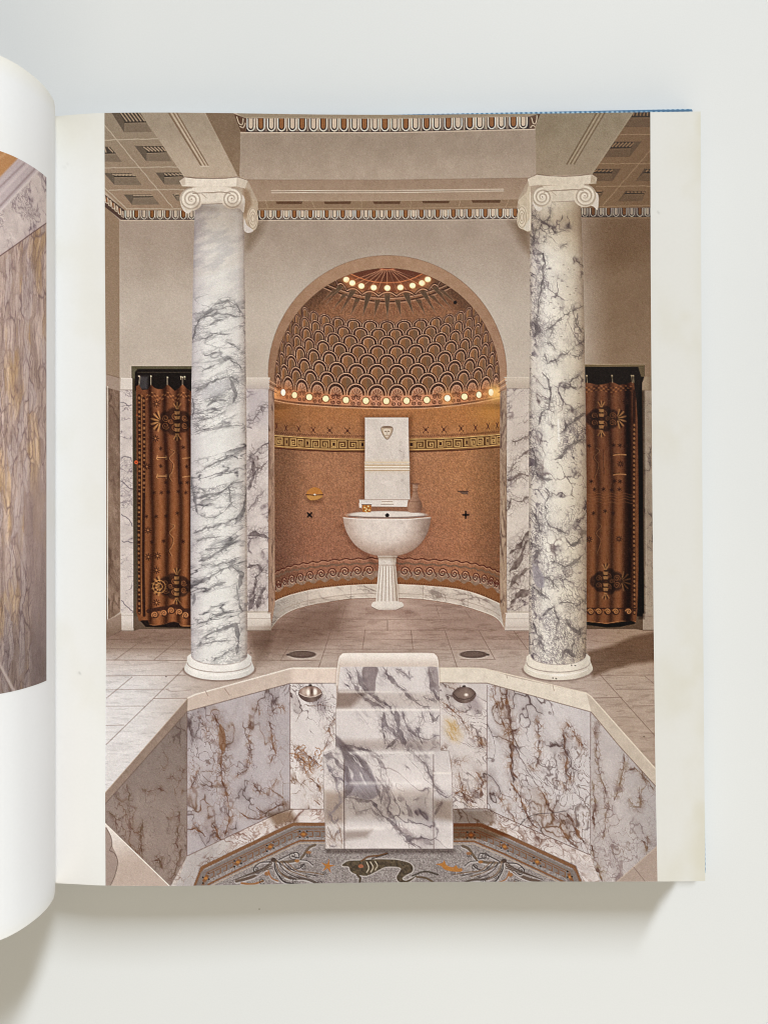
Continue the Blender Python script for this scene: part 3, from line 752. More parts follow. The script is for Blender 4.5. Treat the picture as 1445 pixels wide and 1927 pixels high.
    for y, w, c in ((870, 2.2, (214, 190, 156)), (875.4, 1.7, (186, 148, 92)), (878, 1.6, (238, 224, 204)), (880.6, 1.5, (182, 142, 88)), (883, 1.4, (236, 222, 202)), (885.4, 1.6, (176, 142, 100))):
        line([(686.8, y), (770, y)], w, c, 0.9)
    fill(smooth([(718.6, 803), (737.4, 803), (737.2, 815), (733, 823), (728.2, 827), (723, 822), (718.8, 814)], 4, True), (182, 158, 132)); line(smooth([(718.6, 803.5), (737.4, 803.5), (737.2, 815), (728.2, 827), (718.8, 814)], 4, True), 1.3, (122, 96, 74), 0.9)
    fill(smooth([(722, 808), (734, 808), (733.5, 816), (728.2, 823), (722.5, 816)], 4, True), (214, 196, 176)); S.ell(725.5, 812, 1.6, 1.2, (118, 92, 72)); S.ell(731.2, 812, 1.6, 1.2, (118, 92, 72)); line([(725, 819), (731.5, 819)], 1.4, (150, 106, 70)); line([(728.3, 811), (728.3, 817)], 1.2, (168, 142, 118), 0.8); line([(720, 804), (736, 804)], 2.0, (104, 80, 62), 0.8)
    fill([(676.3, 940), (767.8, 940), (765.7, 954), (676.3, 953.3)], st((216, 204, 194), (170, 150, 140), 52)); line([(676, 940.3), (770, 940.3)], 1.5, (166, 140, 124), 0.8); line([(676, 954), (766, 954.4)], 1.8, (120, 88, 70), 0.8)
    fill([(717.5, 941.5), (740, 941.5), (739, 948.5), (718.5, 948.5)], (224, 210, 196)); line([(719, 944), (738, 944)], 1.3, (150, 116, 88), 0.9); line([(717.5, 949), (740, 949)], 1.4, (132, 104, 88), 0.8)
    fill([(672, 955), (800, 955), (800, 968), (660, 968)], (134, 92, 68), 0.55, 3)
    # basin on its fluted foot
    S.shade([(640, 985), (700, 1050), (712, 1075), (700, 1060), (655, 1020)], (0.80, 0.76, 0.74), 10); S.shade([(815, 985), (770, 1045), (748, 1075), (752, 1052), (800, 1015)], (0.84, 0.80, 0.78), 10)
    S.ell(728, 969, 74, 7.5, (190, 174, 162)); S.ell(728, 968, 64, 5.2, (216, 203, 192)); line([(656, 971.5), (690, 973.6), (728, 974), (768, 973.6), (800, 971.5)], 2.2, (120, 92, 80), 0.9)
    S.ell(728.6, 969.6, 3.9, 3.7, (24, 18, 18))
    bas = [(645.6, 973), (646.5, 982), (650, 996), (656, 1009), (665, 1022), (677, 1033), (692, 1041), (709, 1045.6), (728, 1046.6), (748, 1045.6), (765, 1041), (780, 1033), (792, 1022), (801, 1009), (806.5, 996), (809.5, 982), (810.4, 972)] + [(728 + 82.3 * math.cos(a), 972.6 + 4.2 * math.sin(a)) for a in np.linspace(0.1, math.pi - 0.1, 20)]
    def bascol(x, y):
        q = np.clip(np.hypot((x - 722) / 92, (y - 985) / 68), 0, 1.4)
        c = mix((216, 201, 190), (158, 126, 106), sstep(0.35, 1.10, q)) + ((fbm(x / 5, y / 5, 61, 3) - 0.5) * 22)[..., None]
        c -= (sstep(0.6, 0.75, fbm(x / 16, y / 9, 62, 4)) * 9)[..., None]
        return c * (1 - 0.14 * sstep(770, 812, x))[..., None]
    fill(smooth(bas, 3, True), bascol); line([(646, 974.5), (690, 977.3), (728, 978), (770, 977.3), (810, 974)], 1.6, (234, 222, 212), 0.8)
    line(smooth(bas[:17], 3), 1.2, (128, 92, 72), 0.55)
    foot = [(710, 1045.7), (748.5, 1045.7), (745.5, 1050.5), (744.5, 1062), (747, 1090), (750.6, 1132), (707, 1132), (710.5, 1090), (713, 1062), (712, 1050.5)]
    fill(foot, st((214, 202, 190), (168, 150, 138), 53))
    for t in np.linspace(0.08, 0.92, 6):
        a = (713.5 + 31 * t, 1066); b = (707.5 + 43 * t, 1131)
        line([a, b], 2.0, (168, 146, 130), 0.8); line([(a[0] + 1.7, a[1]), (b[0] + 2.2, b[1])], 1.3, (234, 224, 214), 0.7)
    line([(713, 1063.5), (744.5, 1063.5)], 1.2, (162, 138, 122), 0.8); line([(711, 1049.5), (747, 1049.5)], 1.3, (170, 146, 128), 0.8); S.shade([(738, 1046), (749, 1046), (751, 1132), (742, 1132)], (0.86, 0.82, 0.78), 5); S.shade([(709, 1046), (749, 1046), (748, 1053), (710, 1053)], (0.86, 0.82, 0.78), 4)
    fill(smooth([(698.5, 1138), (703, 1132.5), (728, 1131.3), (755, 1132.5), (759.8, 1138), (757, 1144.5), (742, 1147.8), (728, 1148.3), (713, 1147.8), (701, 1144.5)], 4, True), st((218, 206, 194), (170, 150, 138), 54)); line(smooth([(699, 1142), (712, 1148.2), (728, 1149), (744, 1148.2), (759, 1142)], 4), 1.6, (108, 80, 66), 0.8)
    # cup and vase on the rim
    fill([(680.7, 949), (699, 949), (697.5, 964.3), (682.3, 964.3)], lambda x, y: mix((128, 66, 24), (206, 136, 56), vn(x / 2.2, y / 2.2, 88)))
    for x, y in ((686, 955), (690, 958), (693, 953), (688, 961), (695, 960), (690, 964)): S.ell(x, y, 1.3, 1.3, (255, 226, 160), 0.9)
    line([(680.7, 949.4), (699, 949.4)], 1.4, (96, 52, 26)); fill([(675.5, 947), (680.5, 949), (681, 956), (676, 955)], (218, 204, 192))
    vase = [(777, 911), (786.5, 911), (785.5, 918), (785.3, 926), (788, 936), (793, 946), (794.6, 953), (792, 960), (788, 964.5), (772, 964.5), (768, 960), (766.6, 953), (769, 946), (774, 936), (777, 926), (776.8, 918)]
    fill(smooth(vase, 3, True), lambda x, y: mix((164, 124, 98), (118, 82, 62), sstep(774, 796, x)) + ((vn(x / 2, y / 2, 15) - 0.5) * 14)[..., None])
    line([(773.6, 910.6), (788, 910.6)], 1.8, (104, 68, 54)); line([(777, 917), (786, 917)], 1.2, (186, 150, 128), 0.8); line([(777, 925.8), (786, 925.8)], 1.2, (104, 70, 54), 0.8); line([(769, 944), (793, 944)], 1.0, (120, 84, 64), 0.7)
def rosette(S, x, y, r, col, n=8, core=True, a=0.9):
    for k in range(n):
        t = 2 * math.pi * k / n
        S.line([(x + 0.45 * r * math.cos(t), y + 0.45 * r * math.sin(t)), (x + r * math.cos(t), y + r * math.sin(t))], 1.9, col, a)
    if core: S.ell(x, y, 1.3, 1.3, (190, 130, 80), 0.7)

def star(S, x, y, r, col, a=0.9):
    for k in range(3):
        t = math.pi * k / 3 + 0.4
        S.line([(x - r * math.cos(t), y - r * math.sin(t)), (x + r * math.cos(t), y + r * math.sin(t))], 1.5, col, a)

def medallion(S, cx, cy, k, side, dim):
    """woven palmette: dark lobes round a column of gold bits, a fan of petals on one side"""
    D = lambda c: tuple(np.array(c) * dim)
    dark, gold = D((50, 29, 19)), D((176, 122, 70))
    for ox, oy, rx, ry in ((-22, 0, 14, 19), (-8, -12, 12, 14), (-8, 12, 12, 14), (10, -8, 13, 12), (10, 9, 13, 12), (22, 0, 9, 12)):
        S.ell(cx + side * ox * k, cy + oy * k, rx * k, ry * k, dark, 0.78, 2)
    for ox, oy, r in ((-22, -6, 7), (-22, 8, 7), (-4, -10, 7), (-4, 11, 7), (14, -6, 6), (14, 8, 6), (-12, 0, 5)):
        S.line(spiral(cx + side * ox * k, cy + oy * k, r * k, 1.5, 0.5, side, 22, 1.0, 0.2), 1.1, D((160, 100, 56)), 0.8)
    for oy in (-26, -16, -7, 7, 16, 26):
        w = 5 if abs(oy) < 20 else 3.5
        S.fill([(cx - w * k, cy + (oy - 3) * k), (cx + w * k, cy + (oy - 3) * k), (cx + (w - 1) * k, cy + (oy + 3) * k), (cx - (w - 1) * k, cy + (oy + 3) * k)], gold, 0.85)
        S.line([(cx - w * k, cy + (oy + 4.5) * k), (cx + w * k, cy + (oy + 4.5) * k)], 1.4, dark, 0.9)
    for q in (-1, 1):
        for t in (-0.7, -0.35, 0, 0.35, 0.7):
            S.line([(cx + 2.5 * t * k, cy + q * 26 * k), (cx + 10 * t * k, cy + q * (36 - 4 * abs(t)) * k)], 1.7, gold if abs(t) != 0.35 else dark, 0.85)
    fx = cx - side * 32 * k
    for j, t in enumerate(np.linspace(-1.35, 1.35, 11)):
        S.line([(fx - side * 3 * k * math.cos(t), cy + 5 * k * math.sin(t)), (fx - side * 17 * k * math.cos(t), cy + 19 * k * math.sin(t))], 2.6, gold if j % 2 == 0 else dark, 0.9)

def foldshade(S, xs, f, w, x0=254, x1=362):
    s = S.win(x0, 720, x1, 1182)
    for fx in xs:
        m = np.exp(-((S.X[s] - fx + 3 * np.sin(S.Y[s] / 90) + 2 * np.sin(S.Y[s] / 37 + fx)) / w) ** 2)
        S.mul(s, m.astype(np.float32), (f, f, f))

def paint_doors(S):
    fill, line = S.fill, S.line
    # ---- left: side pilaster, white pilaster, doorway
    fill([(196, 704), (226, 712), (226, 738), (196, 728)], (160, 138, 120)); line([(198, 703), (226, 711)], 1.4, (122, 98, 78), 0.7)
    fill([(196, 728), (226.5, 736), (226.5, 1152), (204, 1168), (196, 1168)], lambda x, y: marble(x, y, (140, 114, 94), (98, 74, 58), 61, 16, 80, 2.6, 0.9, 0.28, 0.55, 18))
    line([(203, 727), (203, 1165)], 1.6, (222, 212, 196), 0.9); line([(200.5, 727), (200.5, 1165)], 1.6, (112, 88, 70), 0.5)
    fill([(196, 1168), (204, 1167), (229, 1154), (229, 1187), (196, 1205)], (148, 124, 106)); line([(203, 1167), (229, 1153.5)], 1.3, (176, 152, 132), 0.8); line([(196, 1205), (229, 1187)], 1.4, (96, 74, 60), 0.8)
    fill([(226.5, 734), (249.5, 734), (251, 1154), (228, 1154)], lambda x, y: marble(x, y, (203, 190, 182), (116, 102, 106), 63, 22, -15, 1.4, 0.9, 0.09, 0.4, 10, None, 0.6))
    for P in ([(228, 758), (240, 763), (248, 762)], [(229, 862), (240, 860), (248, 868)], [(228, 905), (240, 915), (250, 920)], [(229, 968), (244, 978), (249, 990)], [(230, 1018), (250, 1021)], [(229, 1130), (240, 1142), (250, 1150)]):
        line(wob(P, 1.2, int(P[0][1]), 4), 1.7, (104, 92, 98), 0.8)
    fill([(228.6, 711.5), (251.7, 712), (250, 733.8), (227, 733.8)], (212, 200, 188)); line([(227, 733.8), (250, 733.8)], 1.2, (150, 132, 120)); line([(228.6, 712), (251.7, 712.3)], 1.2, (230, 220, 208))
    fill([(228.6, 1154), (251, 1154), (252, 1187), (230, 1187)], (211, 199, 189)); line([(229, 1158), (251, 1158)], 1.0, (170, 152, 140), 0.8); line([(230, 1187), (252, 1187)], 1.5, (120, 96, 80), 0.8)
    fill([(248.2, 688.7), (362, 688.7), (362, 1182), (252, 1182), (249.6, 712), (248.2, 712)], (70, 60, 42))
    line([(248, 688.5), (362, 688.5)], 1.2, (214, 198, 178), 0.7)
    fill([(248.2, 689.5), (362, 689.5), (362, 694), (248.2, 694)], (92, 84, 60)); fill([(248.2, 694), (258, 694), (256, 712), (249.6, 712)], (98, 90, 68))
    fill([(260, 694.5), (362, 694.5), (362, 745), (254, 745), (254, 700)], (30, 23, 18)); line([(260, 700.5), (362, 700.5)], 1.2, (76, 66, 50), 0.8)
    fill([(262, 708), (279, 708), (278, 732), (263, 732)], (92, 88, 88), 0.6, 4)
    fill([(252, 735), (258, 735), (258, 1150), (262, 1182), (252, 1182)], lambda x, y: mix((66, 56, 40), (88, 74, 56), sstep(900, 1180, y)))
    fill([(252, 1160), (362, 1160), (362, 1188), (252, 1188)], (104, 84, 66)); fill([(262, 1166), (362, 1166), (362, 1182), (275, 1180)], (36, 24, 18))
    cur = [(256.6, 727), (262, 724), (268, 734), (279, 733), (284.6, 723), (290, 729), (296, 732), (307, 732.5), (312, 727), (315.5, 723), (321, 728), (329.5, 735.6), (336.5, 731), (344, 723), (352, 731), (362, 738), (362, 1178), (350, 1179), (340.7, 1177.7), (337, 1172), (328, 1170), (321, 1170.7), (310, 1174), (300, 1176.3), (288, 1177), (281.8, 1175.6), (279, 1167), (270, 1167), (262, 1169), (257, 1151), (260.5, 1100), (259, 1000), (258, 900)]
    def ccol(x, y, dim=1.0, x0=256, fold=((285, -34, 4), (313, -36, 4.5), (337, -30, 4), (275, 12, 4), (299, 20, 6), (325, 12, 5), (348, 14, 5), (357, -30, 4))):
        c = mix((110, 64, 38), (121, 71, 39), sstep(800, 1000, y)) * dim
        for fx, amp, w in fold:
            c = c + (amp * np.exp(-((x - fx + 3 * np.sin(y / 90)) / w) ** 2))[..., None] * np.array((1, 0.72, 0.45)) * dim
        return c + ((fbm(x / 2, y / 7, 66, 3) - 0.5) * 14)[..., None]
    clip = np.zeros(S.X.shape, np.float32); s, m = S.mask(cur); clip[s] = m
    fill(cur, ccol)
    for x0, y0, y1 in ((262, 724, 708), (284.6, 724, 708), (315.5, 724, 710), (344, 724, 710), (341, 714, 709), (348, 714, 709)):
        line([(x0, y0), (x0 + (2 if x0 == 262 else 0), y1)], 1.2, (186, 166, 138), 0.9); S.ell(x0, y1, 1.4, 1.4, (208, 190, 160), 0.9)
    S.clip = clip
    # woven top border
    for k in range(3):
        xs = np.linspace(266, 362, 40); P = [(x, 742 + 4 * k + 3.5 * math.cos((x - 315) / 29 * 2 * math.pi) * -1) for x in xs]
        for j in range(0, 38, 2): line(P[j:j + 2], 1.5, (72, 38, 22) if (j // 2 + k) % 2 else (176, 114, 66), 0.8)
    # side border with beads
    for bx, y0 in ((262.5, 745), (271, 750)):
        P = [(bx + 0.9 * math.sin(y / 60), y) for y in np.arange(y0, 1162, 12)] if bx < 265 else [(bx + 0.7 * math.sin(y / 60), y) for y in np.arange(y0, 930, 10)] + [(269.5, 1060), (272, 1158)]
        line(P, 6.4 if bx < 265 else 5.6, (50, 27, 18), 0.92)
        for j, y in enumerate(np.arange(y0 + 4, 1155 if bx < 265 else 930, 8.6)):
            S.ell(bx + 0.9 * math.sin(y / 60), y, 2.2, 2.9 - (j % 3), (158, 104, 60), 0.85)
    line([(267, 745), (267, 1160)], 1.1, (172, 116, 66), 0.7)
    medallion(S, 334, 793, 1.0, 1, 1.0); medallion(S, 333, 1103, 0.95, 1, 0.95)
    fan = (300, 1104)
    for r in (6, 9, 12): line([(fan[0] + r * math.cos(t), fan[1] + r * math.sin(t)) for t in np.linspace(0, 6.28, 22)], 1.3, (190, 132, 72) if r != 9 else (54, 30, 20), 0.85)
    for x, y in ((295, 760), (293, 825), (277, 878), (279, 998), (280, 1048), (297, 1046), (295, 1073), (295, 1134)): rosette(S, x, y, 6.2, (56, 30, 20))
    for x, y in ((303, 844), (345, 842), (352, 878), (303, 877), (313, 908), (341, 909), (353, 908), (290, 927), (304, 927), (317, 926), (336, 925), (350, 927), (276, 972), (294, 972), (313, 971), (334, 966), (286, 1020), (308, 1018), (345, 1019)): star(S, x, y, 3.4, (56, 30, 20))
    for y in (861, 896): 
        line([(297, y), (313, y)], 1.5, (196, 138, 84), 0.9); line([(297, y - 4), (295, y + 2), (298, y + 4)], 1.3, (196, 138, 84), 0.9); line([(313, y - 3), (313, y + 4)], 1.3, (196, 138, 84), 0.8); line([(344, y + 2), (358, y)], 1.4, (196, 138, 84), 0.8); line([(297, y + 2), (313, y + 2.2)], 1.0, (60, 32, 20), 0.8)
    for x0, y0 in ((320, 846), (320, 986)):
        P = smooth([(x0, y0), (x0 + 8, y0 + 4), (x0 - 2, y0 + 16), (x0 + 6, y0 + 28), (x0 + 3, y0 + 42), (x0 - 2, y0 + 50), (x0 + 3, y0 + 60)], 6)
        line(P, 1.7, (64, 34, 22), 0.7); line(P + (1.4, 0), 1.0, (196, 138, 84), 0.7)
    for x in (337, 337): line([(x, 855), (x, 910)], 1.3, (60, 32, 22), 0.8)
    foldshade(S, (285, 313, 337, 357), 0.74, 4.2); foldshade(S, (299, 325, 348), 1.10, 5.0)
    # running waves along the hem
    line([(280, 1150), (300, 1146), (318, 1144), (326, 1141), (338, 1142), (346, 1149), (362, 1149)], 8.0, (58, 32, 22), 0.85)
    for x, y in ((292, 1157), (309, 1154), (323, 1149), (338, 1152), (350, 1158)): S.ell(x, y, 7.5, 6.5, (58, 32, 22), 0.9); line(spiral(x, y, 6.0, 1.5, 2.6, 1, 24), 2.2, (176, 112, 66))
    line([(281, 1176), (300, 1177), (321, 1171.5), (337, 1172.5), (341, 1178), (362, 1178)], 1.3, (190, 130, 82), 0.8)
    S.clip = None
    line([(259, 781), (257, 781)], 1, (200, 90, 40)); S.ell(256.8, 870, 3.2, 3.4, (214, 92, 44)); S.ell(256.8, 870, 1.4, 1.4, (96, 34, 20))
    # ---- right doorway
    fill([(1098, 686), (1212, 686), (1212, 709), (1208, 735), (1212, 1182), (1098, 1182)], (30, 22, 15)); fill([(1098, 686), (1212, 686), (1212, 690), (1098, 690)], (112, 92, 62)); line([(1098, 685.6), (1212, 685.6)], 1.1, (190, 164, 130), 0.7)
    fill([(1200, 690), (1212, 690), (1212, 709), (1206, 709)], (96, 80, 54)); fill([(1098, 1160), (1212, 1160), (1212, 1186), (1098, 1186)], (92, 70, 50))
    fill([(1102, 1160), (1196, 1160), (1194, 1174), (1165, 1180), (1140, 1181), (1102, 1176)], (18, 13, 9))
    fill([(1212, 709), (1240, 709), (1240, 735), (1208, 735), (1208, 720)], lambda x, y: mix((150, 128, 102), (126, 104, 80), sstep(1215, 1226, x))); line([(1208, 735), (1240, 734)], 1.1, (104, 84, 64), 0.7)
    fill([(1209.5, 735), (1240, 735), (1240, 1156), (1212, 1156)], lambda x, y: marble(x, y, (150, 132, 112), (92, 76, 66), 67, 22, 70, 1.5, 0.9, 0.1, 0.4, 12) + ((x < 1214) * -16)[..., None])
    line([(1214, 735), (1215.5, 1156)], 1.0, (176, 158, 136), 0.6)
    fill([(1209, 1155), (1240, 1155), (1240, 1186), (1209, 1186)], (158, 138, 118)); line([(1209, 1160), (1240, 1160)], 1.0, (120, 100, 84), 0.8); line([(1209, 1186), (1240, 1186)], 1.5, (88, 66, 50), 0.8)
    cur = [(1098, 721), (1103, 720), (1115, 722), (1126, 724.4), (1140, 722), (1151.5, 718.5), (1164, 724.4), (1176, 723), (1188, 718.5), (1192, 720), (1196, 750), (1199, 786), (1201, 926), (1201, 1040), (1199.8, 1116), (1197.7, 1158), (1196, 1170.8), (1186.5, 1168), (1169.7, 1169.4), (1150, 1173), (1139, 1173.6), (1120, 1171.5), (1098, 1169)]
    clip = np.zeros(S.X.shape, np.float32); s, m = S.mask(cur); clip[s] = m
    fill(cur, lambda x, y: ccol(x, y, 0.86, 1102, ((1112, 12, 6), (1134, 10, 6), (1149, -20, 4), (1162, 14, 6), (1182, -64, 6.5), (1194, 8, 3), (1123, -8, 4))))
    for x0 in (1104.5, 1152, 1189, 1192): line([(x0, 720), (x0 - 1, 708)], 1.1, (150, 128, 96), 0.9); S.ell(x0 - 1, 707, 1.6, 1.3, (176, 154, 120), 0.9)
    S.clip = clip
    for k in range(3):
        P = [(x, 728 + 4 * k + 2 * math.cos((x - 1126) / 25 * 3.14159 + 3.14)) for x in np.linspace(1102, 1192, 40)]
        for j in range(0, 38, 2): line(P[j:j + 2], 1.4, (58, 30, 17) if (j // 2 + k) % 2 else (158, 100, 54), 0.8)
    medallion(S, 1131, 788, 0.95, -1, 0.82); medallion(S, 1139, 1094, 0.95, -1, 0.8)
    foldshade(S, (1123, 1149), 0.76, 4.2, 1098, 1202); foldshade(S, (1112, 1136, 1162), 1.10, 5.0, 1098, 1202)
    S.shade([(1176, 730), (1189, 730), (1188, 1172), (1170, 1172), (1174, 930)], (0.55, 0.5, 0.46), 6)
    line([(1194 + 2.0 * math.sin(y / 200), y) for y in np.arange(735, 1162, 20)], 5.0, (44, 23, 14), 0.9)
    for y in np.arange(800, 1155, 8.4): S.ell(1194.4 + 2.0 * math.sin(y / 200), y, 1.9, 2.6, (148, 96, 54), 0.85)
    for x, y in ((1177, 756), (1167, 873), (1188, 1035), (1108, 1015), (1164, 1014)): rosette(S, x, y, 5.4, (44, 24, 15), 8, False)
    for x, y in ((1108, 839), (1154, 838), (1166, 838), (1176, 839), (1156, 905), (1166, 906), (1112, 906), (1118, 921), (1135, 921), (1150, 922), (1165, 921), (1116, 966), (1138, 962), (1153, 966), (1187, 990)): star(S, x, y, 3.6, (44, 24, 15))
    for y in (855, 892): line([(1154, y + 2), (1162, y), (1177, y + 1)], 1.8, (184, 128, 76), 0.8); line([(1152, y), (1165, y - 2)], 1.2, (44, 24, 15), 0.8)
    for x0, y0 in ((1120, 843), (1124, 985)):
        P = smooth([(x0, y0), (x0 + 6, y0 + 6), (x0 - 4, y0 + 18), (x0 + 4, y0 + 30), (x0 + 2, y0 + 44), (x0 - 3, y0 + 56)], 6); line(P, 1.8, (52, 28, 18), 0.75); line(P + (1.3, 0), 0.9, (178, 122, 72), 0.5)
    line([(1134, 846), (1136, 892)], 1.2, (50, 27, 17), 0.7)
    for y in (930, 935, 940, 946): line([(x, y + 1.5 * math.sin(x / 4)) for x in np.linspace(1104, 1192, 46)], 0.9, (150, 96, 56), 0.5)
    line([(1100, 1145), (1196, 1145)], 3, (50, 27, 17), 0.8)
    for x in (1111, 1126, 1143, 1158, 1182): S.ell(x, 1151, 7, 6.5, (46, 25, 16), 0.9); line(spiral(x, 1151, 5.6, 1.4, 3.4, 1, 22), 2.0, (160, 104, 58))
    line([(1100, 1169), (1139, 1173), (1170, 1169), (1196, 1170)], 1.2, (172, 116, 68), 0.7)
    S.clip = None
    S.shade([(1201, 735), (1212, 735), (1212, 1165), (1201, 1165)], (0.55, 0.5, 0.45), 3)

def paint_floor(S):
    fill, line = S.fill, S.line
    def fcol(x, y):
        c = mix((155, 127, 111), (180, 160, 146), sstep(1185, 1250, y))
        lf = sstep(430, 240, x) * sstep(1195, 1300, y)
        c = c * (1 - lf[..., None]) + np.array((214, 208, 205)) * lf[..., None]
        rg = sstep(1080, 1180, x)
        c = c * (1 - rg[..., None]) + mix((158, 130, 106), (172, 150, 132), sstep(1200, 1300, y)) * rg[..., None]
        mid = np.exp(-((x - 730) / 60) ** 2) * sstep(1235, 1185, y)
        c = c + (mid * 30)[..., None]
        c += ((fbm(x / 30, y / 6, 101, 4) - 0.5) * 22)[..., None]
        c -= (sstep(0.60, 0.70, fbm(x / 22, y / 3.0, 102, 3)) * 12)[..., None]
        return c
    apse = smooth([(510, 1187), (525, 1166.5), (549.8, 1151), (583, 1141), (624.6, 1133.5), (659.5, 1128.5), (700, 1127), (757, 1127), (800, 1130), (858, 1139.3), (899.7, 1151), (933, 1165), (949.5, 1187)], 5)
    keep = S.img.copy()
    fill([(190, 1206), (228, 1188), (252, 1188), (262, 1184), (362, 1184), (463, 1188)] + list(map(tuple, apse)) + [(997, 1188), (1100, 1184), (1196, 1184), (1210, 1187), (1240, 1187), (1240, 1700), (190, 1700)], fcol)
    # the foot of the basin stands in front of the floor
    s, m = S.mask(smooth([(698.5, 1138), (703, 1132.5), (707, 1131), (707.5, 1120), (750, 1120), (751, 1131), (755, 1132.5), (759.8, 1138), (757, 1144.5), (742, 1147.8), (728, 1148.6), (713, 1147.8), (701, 1144.5)], 4, True))
    S.img[s] += (keep[s] - S.img[s]) * m[..., None]
    S.shade([(690, 1146), (770, 1146), (790, 1158), (690, 1156)], (0.86, 0.82, 0.8), 8)
    # shade inside the apse at left, deep shade of the right column
    S.shade([(515, 1175), (590, 1140), (650, 1132), (640, 1190), (560, 1225), (500, 1245), (480, 1215)], (0.80, 0.75, 0.71), 30)
    S.shade([(466, 1185), (520, 1180), (500, 1235), (478, 1262)], (0.80, 0.76, 0.72), 14)
    S.shade([(1104, 1226), (1150, 1215), (1190, 1198), (1240, 1188), (1240, 1244), (1190, 1250), (1150, 1260), (1116, 1274), (1106, 1262)], (0.66, 0.58, 0.50), 7)
    S.shade([(190, 1180), (420, 1180), (420, 1225), (190, 1230)], (0.86, 0.83, 0.79), 22)
    J = (118, 92, 76)
    for P, a in (([(204, 1204), (362, 1204)], 0.6), ([(200, 1221), (362, 1221.5)], 0.6), ([(200, 1242), (352, 1243)], 0.7), ([(200, 1272), (350, 1271)], 0.55), ([(200, 1298), (318, 1297)], 0.4), ([(290, 1314.5), (354, 1314)], 0.6), ([(200, 1329), (272, 1328.5)], 0.5), ([(200, 1365), (234, 1364.5)], 0.5),
                 ([(292, 1187), (217, 1242)], 0.75), ([(352, 1191), (290, 1242)], 0.75), ([(249, 1274), (201, 1313.6)], 0.75), ([(349, 1256), (200, 1401.5)], 0.85), ([(496, 1190), (466, 1224)], 0.7), ([(560, 1189), (528, 1243)], 0.7),
                 ([(466, 1203), (995, 1203)], 0.35), ([(530, 1186), (935, 1186)], 0.45), ([(590, 1166), (870, 1166)], 0.4), ([(466, 1221.6), (995, 1221.6)], 0.5), ([(466, 1242.5), (600, 1242.5)], 0.5), ([(729, 1167), (729, 1186)], 0.8), ([(687, 1186), (682, 1221.6)], 0.8), ([(773, 1186), (777, 1221.6)], 0.8),
                 ([(623, 1186), (600, 1256)], 0.85), ([(837, 1187), (860, 1256)], 0.85), ([(901, 1187), (931, 1241)], 0.85), ([(650, 1140), (636, 1186)], 0.5), ([(820, 1140), (826, 1160)], 0.5), ([(874, 1148), (888, 1167)], 0.5), ([(966, 1187), (992, 1222)], 0.85), ([(866, 1241), (931, 1241)], 0.6), ([(595, 1243), (530, 1243)], 0.5),
                 ([(1128, 1269), (1240, 1394)], 0.85), ([(1158, 1297), (1240, 1297)], 0.75), ([(1112, 1313.5), (1170, 1312)], 0.7), ([(1190, 1328.5), (1240, 1328)], 0.7), ([(1127, 1271), (1240, 1270)], 0.5), ([(1212, 1272), (1240, 1295)], 0.6), ([(1104, 1242), (1240, 1242)], 0.35), ([(1104, 1222), (1240, 1222)], 0.3)):
        line(P, 1.2, J, a)
    line(smooth([(313, 1297), (325, 1301), (345, 1300), (360, 1298)], 5), 1.1, (150, 130, 118), 0.7)
    for x in (568.8, 890.6):
        S.ell(x, 1232.5, 28.5, 8.6, (206, 192, 180), 0.5); S.ell(x, 1231.5, 26.3, 7.0, (92, 72, 62)); S.ell(x - 2, 1230.8, 20, 4.2, (110, 90, 78), 0.8); S.ell(x + 27 * (1 if x > 700 else -1), 1232, 3, 2, (80, 62, 54))
    for x, y in ((472, 1229), (313, 1273), (1229, 1224), (1211, 1386)): S.ell(x, y, 1.6, 1.1, (80, 60, 50), 0.8)

def veins(S, arr, col, seed, amp=2.2, net=1.15, dark=(94, 62, 48)):
    for k, (P, w) in enumerate(arr):
        vein(S, P, w * 0.95, tuple(np.array(col) * 0.86), (2.0 + w * 1.9) * net if w > 1.7 else 0, seed + 3 * k, 2.8, 0.95, 6.5, 80, 1.5, dark)

